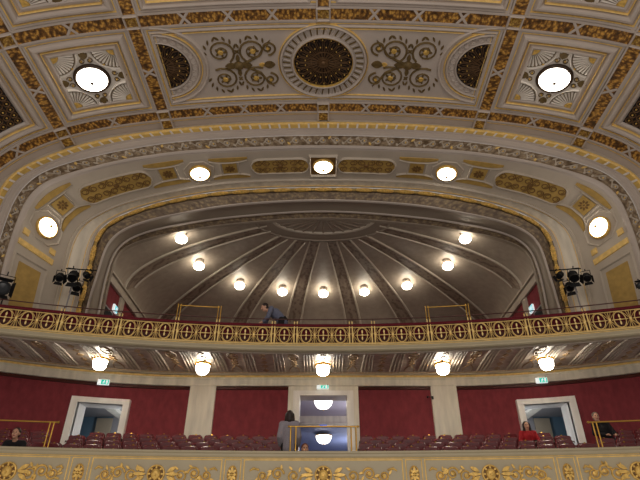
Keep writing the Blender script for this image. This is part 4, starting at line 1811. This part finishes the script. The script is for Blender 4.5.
# ------------------------------------------------------------------ signs
def exit_sign(label, loc, w, h, rotz=0.0, green=M["sign_green"], drop=.05):
    g = thing("exit_sign", label, "exit sign", loc, Matrix.Rotation(rotz, 3, "Z"))
    mb = MB()
    mb.box((0, 0, 0), (w, .06, h))
    mb.build("housing", M["sign_white"], g)
    mb = MB()
    mb.box((w * .14, -.034, 0), (w * .66, .01, h * .86))
    mb.build("green_panel", green, g)
    # running figure and doorway
    mb = MB()
    mb.box((w * .3, -.042, 0), (w * .14, .006, h * .62))
    mb.ell((w * .09, -.042, h * .26), (h * .08, .006, h * .08), 0, 8, 5)
    mb.tube([(w * .08, -.042, h * .16), (w * .03, -.042, -h * .06)], h * .07, 5)
    mb.tube([(w * .03, -.042, -h * .06), (w * .1, -.042, -h * .18), (w * .06, -.042, -h * .34)], h * .045, 5)
    mb.tube([(w * .03, -.042, -h * .06), (-w * .02, -.042, -h * .2), (-w * .09, -.042, -h * .26)], h * .045, 5)
    mb.tube([(w * .08, -.042, h * .14), (w * .15, -.042, h * .02)], h * .035, 5)
    mb.tube([(w * .08, -.042, h * .14), (-w * .0, -.042, h * .08), (-w * .04, -.042, -h * .02)], h * .035, 5)
    mb.build("running_figure", M["sign_white"], g)
    mb = MB()
    for sg in (-1, 1):
        mb.tube([(sg * w * .4, 0, h * .5), (sg * w * .4, .02, h * .5 + drop)], .008, 5)
    mb.build("hanger", M["black"], g)
    return g


exit_sign("green exit sign hanging under the gallery above the left side doorway", at_y(103.5, 382.3, 16.75), .36, .17, .2)
exit_sign("green exit sign hanging under the gallery above the right side doorway", at_y(541.5, 380.5, 16.75), .36, .17, -.2)
exit_sign("green exit sign over the central doorway behind the basket lamp", at_y(322.8, 387.2, 17.25), .40, .12, 0)
for px, sg, side in ((115, -1, "left"), (532, 1, "right")):
    p = ray(115 if sg < 0 else 2 * CX - 115, 309)
    k = (DX - .1) / abs(p[0])
    g = exit_sign("small cyan exit sign on the red gallery wall at the %s end of the balustrade" % side, (sg * (DX - .1), p[1] * k, p[2] * k), .34, .24, -sg * PI / 2, M["sign_cyan"])
mb = MB()
mb.box((0, 0, 0), (.3, .05, .11))
g = thing("foyer_sign", "small blue sign between the two lamps in the foyer", "sign", (.0, 22.7, 5.13))
mb.build("sign_panel", M["sign_blue"], g)
mb = MB()
mb.tube([(-.1, 0, .05), (-.1, 0, .13)], .006, 5)
mb.tube([(.1, 0, .05), (.1, 0, .13)], .006, 5)
mb.build("hanger", M["black"], g)
# small wall bracket on the right pilaster
g = thing("wall_bracket", "small dark bracket on the edge of the right marble pilaster", "bracket", FW(3.62, 4.82, .13))
mb = MB()
mb.box((0, -.02, 0), (.06, .05, .1))
mb.build("plate", M["black"], g)
mb = MB()
mb.tube([(0, -.03, 0), (-.05, -.09, .01), (-.16, -.11, .01)], .012, 6)
mb.ell((-.18, -.11, 0), (.035, .03, .035), 0, 10, 6)
mb.build("arm", M["black"], g, smooth=True)


# ------------------------------------------------------------------ stage spotlights
def spotlight(label, loc, aim, L=.34, R=.11, group=None):
    g = thing("stage_spotlight", label, "spotlight", loc, align(Vector(aim), Vector((0, 0, 1))), group)
    mb = MB()
    mb.lathe([(.001, -L * .5), (R * .7, -L * .5), (R * .95, -L * .4), (R, 0), (R, L * .5), (R * .85, L * .5), (R * .82, L * .4)], 16)
    for k in range(4):
        mb.lathe([(R * 1.0, -L * .3 + k * .04), (R * 1.08, -L * .29 + k * .04), (R * 1.0, -L * .27 + k * .04)], 16)
    mb.build("body", M["black"], g)
    mb = MB()
    mb.lathe([(R * .82, L * .4), (R * .5, L * .43), (.001, L * .44)], 16)
    mb.build("lens", M["lens"], g, smooth=True)
    for a in range(4):
        mb = MB()
        c, s = math.cos(a * PI / 2), math.sin(a * PI / 2)
        t = Vector((-s, c, 0)) * R * .9
        b0, b1 = Vector((c, s, 0)) * R, Vector((c, s, 0)) * R * 1.5
        z0, z1 = Vector((0, 0, L * .5)), Vector((0, 0, L * .5 + R * .95))
        mb.face([b0 - t + z0, b0 + t + z0, b1 + t * 1.3 + z1, b1 - t * 1.3 + z1])
        mb.build("barn_door", M["black"], g)
    mb = MB()
    mb.tube([(-R * 1.15, 0, 0), (-R * 1.15, R * 1.9, 0), (R * 1.15, R * 1.9, 0), (R * 1.15, 0, 0)], .012, 5)
    mb.tube([(0, R * 1.9, 0), (0, R * 2.5, 0)], .015, 6)
    mb.build("yoke", M["black"], g)
    return g


for sg, side in ((-1, "left"), (1, "right")):
    def q(px, py, Y):
        p = at_y(px, py, Y)
        return Vector((sg * -p.x, p.y, p.z)) if sg > 0 else p
    b0, b1 = q(66, 268.5, 13.2), q(97, 270.5, 13.2)
    m = q(77, 269, 13.2)
    g = thing("lighting_bar", "thin dark lighting bar on a pole by the %s leg of the arch" % side, "lighting bar", (m.x, 13.2, GF))
    o = Vector((m.x, 13.2, GF))
    mb = MB()
    mb.tube([b0 - o, b1 - o], .018, 6)
    mb.build("cross_bar", M["black"], g)
    mb = MB()
    mb.tube([Vector((0, 0, 0)), m - o], .02, 6)
    mb.lathe([(.001, .03), (.18, .02), (.2, 0)], 12)
    mb.build("pole", M["corr_grey"], g)
    grp = "spotlights on the %s lighting bar" % side
    spotlight("black spotlight, outermost on the %s lighting bar" % side, q(60, 277, 13.15), (-sg * .5 * 0 - sg * .35, -.7, -.9), .27, .10, grp)
    spotlight("black spotlight, largest in the middle of the %s lighting bar" % side, q(73.5, 276, 13.1), (-sg * .15, -.6, -.95), .30, .13, grp)
    spotlight("black spotlight hanging lowest under the %s lighting bar" % side, q(77, 286.5, 13.4), (-sg * .3, -.5, -.9), .24, .11, grp)
    spotlight("black spotlight, innermost on the %s lighting bar" % side, q(86.5, 275, 13.15), (-sg * .7, -.5, -.8), .24, .085, grp)
g = spotlight("big black spotlight above the balustrade at the far left edge", at_y(3, 288, 11.75), (.5, -.8, -.4), .42, .17)
p = at_y(3, 291, 11.75)
mb = MB()
mb.tube([Vector((0, 0, GF)), Vector((0, 0, p.z - .05))], .018, 6)
mb.lathe([(.001, GF + .02), (.16, GF + .02), (.17, GF)], 12)
o = mb.build("spotlight_stand", M["black"])
o.location = (p.x, p.y + .1, 0)
tag(o, "thin black stand under the spotlight at the far left edge", "stand")
p = at_y(640, 285.5, 11.75)
g = spotlight("small black spotlight peeking in at the far right edge above the balustrade", p, (-.5, -.8, -.3), .22, .07)
mb = MB()
mb.tube([Vector((0, 0, GF)), Vector((0, 0, p.z + .05))], .012, 6)
mb.lathe([(.001, GF + .02), (.12, GF + .02), (.13, GF)], 12)
o = mb.build("spotlight_stand", M["black"])
o.location = (p.x + .05, p.y + .1, 0)
tag(o, "thin black stand under the small spotlight at the far right edge", "stand")


# ------------------------------------------------------------------ people
def evaluated(o):
    dg = bpy.context.evaluated_depsgraph_get()
    dg.update()
    me = bpy.data.meshes.new_from_object(o.evaluated_get(dg))
    return me


def blend(mb, name, mats, parent, voxel=.014, smooth=4, pick=None):
    """one continuous surface from overlapping rounded volumes"""
    t = mb.build("tmp_" + name, mats[0])
    md = t.modifiers.new("r", "REMESH")
    md.mode = "VOXEL"
    md.voxel_size = voxel
    sm = t.modifiers.new("s", "SMOOTH")
    sm.factor = .5
    sm.iterations = smooth
    me = evaluated(t)
    bpy.data.objects.remove(t)
    me.name = name
    me.materials.clear()
    for m in mats:
        me.materials.append(m)
    for p in me.polygons:
        p.use_smooth = True
        p.material_index = pick(p.center) if pick else 0
    o = bpy.data.objects.new(name, me)
    COL.objects.link(o)
    o.parent = parent
    return o


def cap(mb, a, b, ra, rb, n=12, k=6):
    """tapered capsule"""
    a, b = Vector(a), Vector(b)
    d = b - a
    L = d.length
    R = align(d / L, Vector((0.3, .9, .2)))
    prof = []
    for i in range(k + 1):
        t = PI / 2 * i / k
        prof.append((max(.001, ra * math.sin(t)), -ra * math.cos(t)))
    for i in range(k + 1):
        t = PI / 2 * i / k
        prof.append((max(.001, rb * math.cos(t)), L + rb * math.sin(t)))
    rows = []
    for r, z in prof:
        rows.append([a + R @ Vector((r * math.cos(2 * PI * j / n), r * math.sin(2 * PI * j / n), z)) for j in range(n)])
    mb.grid(rows, 0, close=True)


def hand(mb, w, d, side):
    """palm, four unequal bent fingers and a thumb; w wrist, d direction"""
    w, d = Vector(w), Vector(d).normalized()
    x = d.cross(Vector((0, 0, 1)))
    x = x.normalized() if x.length > .1 else Vector((1, 0, 0))
    nrm = x.cross(d)
    p = w + d * .05
    mb.ell(p, (.036, .036, .03), 0, 10, 6)
    cap(mb, w, w + d * .08, .026, .034)
    for i, L in enumerate((.068, .078, .074, .058)):
        base = w + d * .085 + x * (.028 - .0187 * i)
        k1 = base + d * L * .55 - nrm * .008
        k2 = k1 + d * L * .45 - nrm * .022
        cap(mb, base, k1, .0095, .009, 8, 4)
        cap(mb, k1, k2, .009, .0075, 8, 4)
    b = w + d * .03 + x * side * .03
    t1 = b + (d * .6 + x * side * .8).normalized() * .035
    t2 = t1 + (d * .9 + x * side * .3).normalized() * .032
    cap(mb, b, t1, .013, .011, 8, 4)
    cap(mb, t1, t2, .011, .009, 8, 4)


def make_person(label, loc, rotz, J, top_mat, leg_mat, hair_mat, hair_style, head_dir=(0, -1, 0), head_roll=0.0, sleeve=.045, loose=0.0):
    """J: joints in local metres, the person facing local -y"""
    g = thing("person", label, "person", loc, Matrix.Rotation(rotz, 3, "Z"))
    J = {k: Vector(v) for k, v in J.items()}
    hd = J["head"]
    f = Vector(head_dir).normalized()
    Rz = align(Vector((0, 0, 1)), Vector((0, 1, 0)))
    yv = -f
    zv = (Vector((math.sin(head_roll), 0, math.cos(head_roll))))
    zv = (zv - yv * zv.dot(yv)).normalized()
    xv = yv.cross(zv).normalized()
    HR = Matrix((xv, yv, zv)).transposed()

    def H(x, y, z):
        return hd + HR @ Vector((x, y, z))
    mb = MB()
    # trunk
    cap(mb, J["pelvis"], J["waist"], .135, .12)
    cap(mb, J["waist"], J["chest"], .12, .14)
    sh = (J["sh_l"] + J["sh_r"]) / 2
    cap(mb, J["sh_l"], J["sh_r"], .06, .06)
    cap(mb, J["chest"], sh, .13, .07)
    cap(mb, sh, H(0, .01, -.06), .058, .05)
    for s in ("l", "r"):
        cap(mb, J["sh_" + s], J["el_" + s], .05, .038)
        cap(mb, J["el_" + s], J["wr_" + s], .038, .026)
        hand(mb, J["wr_" + s], J["hd_" + s], 1 if s == "l" else -1)
        cap(mb, J["hip_" + s], J["kn_" + s], .085, .055)
        cap(mb, J["kn_" + s], J["an_" + s], .055, .036)
        cap(mb, J["an_" + s] + Vector((0, .04, -.02)), J["toe_" + s], .038, .03)
    # head
    mb.ell(H(0, .012, .03), (.075, .095, .098), 0, 18, 12, HR)
    mb.ell(H(0, -.02, -.045), (.056, .066, .065), 0, 16, 10, HR)
    mb.ell(H(0, -.058, -.085), (.026, .024, .022), 0, 10, 6, HR)
    cap(mb, H(0, -.086, .02), H(0, -.107, -.022), .010, .014)
    for sg in (-1, 1):
        mb.ell(H(sg * .076, .015, .0), (.012, .022, .032), 0, 8, 6, HR)
        mb.ell(H(sg * .04, -.06, -.02), (.025, .022, .02), 0, 8, 6, HR)
    cap(mb, H(-.035, -.078, .042), H(.035, -.078, .042), .013, .013)
    eyes = [H(sg * .031, -.085, .018) for sg in (-1, 1)]
    mouth = H(0, -.085, -.058)

    def pick(c):
        for e in eyes:
            if (c - e).length < .0145:
                return 2
        d = HR.transposed() @ (c - mouth)
        if abs(d.x) < .026 and abs(d.z) < .0085 and abs(d.y) < .03:
            return 1
        return 0
    blend(mb, "body", [M["skin"], M["lip"], M["eye"]], g, .0095, 3, pick)
    # clothing
    mb = MB()
    o = .018 + loose
    cap(mb, J["pelvis"] + Vector((0, 0, -.03 if not loose else -.09)), J["waist"], .135 + o, .122 + o)
    cap(mb, J["waist"], J["chest"], .122 + o, .142 + o)
    cap(mb, J["sh_l"], J["sh_r"], .062 + o, .062 + o)
    cap(mb, J["chest"], sh, .135 + o, .075 + o * .6)
    for s in ("l", "r"):
        cap(mb, J["sh_" + s], J["el_" + s], .055 + o, .045 + o)
        cap(mb, J["el_" + s], J["el_" + s].lerp(J["wr_" + s], .86), .045 + o, .032 + o)
    blend(mb, "top", [top_mat], g, .014, 4)
    mb = MB()
    cap(mb, J["pelvis"] + Vector((0, 0, .03)), J["pelvis"] + Vector((0, 0, -.02)), .146, .15)
    for s in ("l", "r"):
        cap(mb, J["hip_" + s], J["kn_" + s], .098, .068)
        cap(mb, J["kn_" + s], J["an_" + s], .066, .052)
    blend(mb, "trousers", [leg_mat], g, .014, 4)
    for s in ("l", "r"):
        mb = MB()
        cap(mb, J["an_" + s] + Vector((0, .04, -.03)), J["toe_" + s], .046, .04)
        blend(mb, "shoe", [M["black"]], g, .014, 3)
    # hair
    mb = MB()
    mb.ell(H(0, .03, .055), (.088, .098, .088), 0, 18, 12, HR)
    if hair_style == "long":
        for sg in (-1, 1):
            cap(mb, H(sg * .075, .01, .05), H(sg * .085, .0, -.12), .034, .036)
            cap(mb, H(sg * .085, .0, -.12), H(sg * .08, -.03, -.22), .036, .026)
        cap(mb, H(0, .07, .03), H(0, .075, -.2), .08, .085)
    elif hair_style == "bob":
        for sg in (-1, 1):
            cap(mb, H(sg * .06, .03, .03), H(sg * .07, .03, -.085), .055, .056)
        cap(mb, H(0, .06, .04), H(0, .055, -.085), .085, .07)
    else:
        mb.ell(H(0, .055, .0), (.08, .07, .085), 0, 14, 10, HR)
    blend(mb, "hair", [hair_mat], g, .012, 3)
    return g


def standing(h=1.68, elbow=.0):
    k = h / 1.68
    J = dict(pelvis=(0, 0, .93), waist=(0, .0, 1.08), chest=(0, .0, 1.24), sh_l=(.165, 0, 1.375), sh_r=(-.165, 0, 1.375), head=(0, -.01, 1.565),
             el_l=(.235 + elbow, .05, 1.10), el_r=(-.225 - elbow * .3, .03, 1.10), wr_l=(.2, -.12, .93), wr_r=(-.2, -.13, .93), hd_l=(-.2, -.8, -.3), hd_r=(.2, -.8, -.3),
             hip_l=(.09, 0, .9), hip_r=(-.09, 0, .9), kn_l=(.1, -.02, .49), kn_r=(-.1, -.02, .49), an_l=(.1, .02, .075), an_r=(-.1, .02, .075), toe_l=(.11, -.14, .04), toe_r=(-.11, -.14, .04))
    return {a: tuple(c * k for c in v) if not a.startswith("hd_") else v for a, v in J.items()}


def seated(lean=0.0, side=0.0, drop=0.0):
    z = -drop
    return dict(pelvis=(0, .02, .62), waist=(side * .1, .0 - lean * .15, .75 + z * .4), chest=(side * .35, -lean * .4, .90 + z * .7), sh_l=(.165 + side * .6, -lean * .7, 1.04 + z), sh_r=(-.165 + side * .6, -lean * .7, 1.04 + z),
                head=(side * .95, -.02 - lean, 1.23 + z), el_l=(.25 + side * .5, -.08 - lean * .6, .79 + z), el_r=(-.25 + side * .5, -.08 - lean * .6, .79 + z), wr_l=(.12, -.3 - lean * .3, .71 + z * .7), wr_r=(-.12, -.3 - lean * .3, .71 + z * .7),
                hd_l=(-.3, -.8, -.1), hd_r=(.3, -.8, -.1), hip_l=(.09, 0, .6), hip_r=(-.09, 0, .6), kn_l=(.11, -.42, .56), kn_r=(-.11, -.42, .56), an_l=(.11, -.40, .09), an_r=(-.11, -.40, .09),
                toe_l=(.12, -.54, .05), toe_r=(-.12, -.54, .05))


# woman standing with her back to the hall beside the central brass rail
p = at_y(290, 411.5, 12.85)
make_person("person in a loose grey jumper standing with back turned beside the central brass rail", (p.x, 12.85, 1.54), PI, standing((p.z - 1.54) * 1.0, -.02), M["grey_knit"], M["black_cloth"], M["hair_dark"], "bob", loose=.012)
# person seated low just right of her
p = at_y(304.5, 444.5, 12.75)
make_person("person with auburn hair seated low behind the parapet at the central brass rail", (p.x, 12.75, 1.28), .15, seated(.1, 0, max(0, 1.28 + 1.36 - p.z)), M["black_cloth"], M["black_cloth"], M["hair_red"], "short")


def sit(px, py, k, label, J, top, hair, style, **kw):
    """seat a person on the seat of row k that lies nearest to the photo column px"""
    best = None
    for (x, kk), st in zip(spots, seats):
        if kk == k:
            l = st.location
            d = abs(proj((l.x, l.y - .2, l.z + 1.1))[0] - px)
            if best is None or d < best[0]:
                best = (d, st, x)
    st = best[1]
    rz = st.rotation_euler.z
    for ch in st.children:
        if ch.name.startswith("seat_cushion"):
            ch.rotation_euler = (1.45, 0, 0)
    off = Matrix.Rotation(rz, 3, "Z") @ Vector((0, -.2, 0))
    return make_person(label, st.location + off, rz, J, top, M["black_cloth"], hair, style, **kw)


sit(529.5, 424, 3, "person in a red jumper with long dark hair seated before the right side doorway", seated(.0, 0, .15), M["red_knit"], M["hair_dark"], "long")
sit(606, 421, 3, "person in black leaning sideways in a seat behind the posts of the right brass rail", seated(.05, -.2, -.02), M["black_cloth"], M["hair_grey"], "short")
sit(23.5, 437, 0, "person in black seated low among the seats behind the left brass rail", seated(.3, 0, .2), M["black_cloth"], M["hair_dark"], "short")
# gallery visitor bending forward, seen from the side
p = at_y(281, 318, 13.8)
J = standing(1.66)
J.update(pelvis=(0, .06, .88), waist=(0, -.04, 1.0), chest=(0, -.18, 1.11), sh_l=(.17, -.32, 1.17), sh_r=(-.17, -.32, 1.17), head=(0, -.49, 1.255), el_l=(.2, -.40, .90), el_r=(-.2, -.40, .90), wr_l=(.12, -.52, .76), wr_r=(-.12, -.50, .76))
make_person("person in a blue grey shirt bending forward in profile at the gallery balustrade", (p.x, 13.8, GF), -PI / 2 + .25, J, M["blue_shirt"], M["black_cloth"], M["hair_dark"], "short", head_dir=(0, -1, -.35))

# ------------------------------------------------------------------ side walls of the hall
for sg, side in ((-1, "left"), (1, "right")):
    mb = MB()
    mb.grid([[(sg * 10.62, -1 + 1.4 * i, z) for i in range(11)] for z in (1.0, 4.7)], 0)
    mb.grid([[(sg * 10.58, -1 + 1.4 * i, z) for i in range(11)] for z in (4.7, 4.9)], 1)
    mb.grid([[(sg * 10.6, -1 + 1.4 * i, z) for i in range(11)] for z in (4.9, 8.4)], 1)
    for y in (2.5, 5.5, 8.5, 11.0):
        mb.box((sg * 10.55, y, 4.7), (.16, .6, 7.4), 1)
        mb.box((sg * 10.52, y, 8.2), (.24, .7, .2), 2)
    struct(mb.build("wall_%s" % side, [M["red"], M["arch"], M["gold_line"]]), "%s side wall of the hall with cream pilasters" % side)

# ------------------------------------------------------------------ light
W = bpy.data.worlds.new("World")
SC.world = W
W.use_nodes = True
bg = W.node_tree.nodes["Background"]
bg.inputs["Color"].default_value = (1.0, .92, .84, 1)
bg.inputs["Strength"].default_value = 0.52


def area(loc, target, size, energy, color=(1, .91, .82)):
    li = bpy.data.lights.new("hall_fill", "AREA")
    li.energy = energy
    li.size = size
    li.color = color
    o = bpy.data.objects.new("hall_fill", li)
    COL.objects.link(o)
    o.location = loc
    o.rotation_euler = align(Vector(loc) - Vector(target)).to_euler()
    return o


area((0, -6, 6), (0, 12, 6), 6, 500)  # unseen fill added behind the camera to brighten the hall
for x, y, z, e in ((0, 20.8, 4.2, 60), (0, 25.5, 4.2, 60)):  # extra fills added to brighten the foyer, apart from its bowl lamps
    li = bpy.data.lights.new("foyer_fill", "POINT")
    li.energy = e
    li.color = (.95, .95, 1.0)
    li.shadow_soft_size = .3
    o = bpy.data.objects.new("foyer_fill", li)
    COL.objects.link(o)
    o.location = (x + 1.4, y, z)

cam = bpy.data.cameras.new("camera")
cam.sensor_width = 36
cam.lens = FPX * 36 / 640
cam.shift_x = -(CX - 320) / 640
co = bpy.data.objects.new("camera", cam)
COL.objects.link(co)
co.location = (0, 0, 0)
co.rotation_euler = (PI / 2 + PITCH, 0, 0)
SC.camera = co
SC.view_settings.view_transform = "Standard"
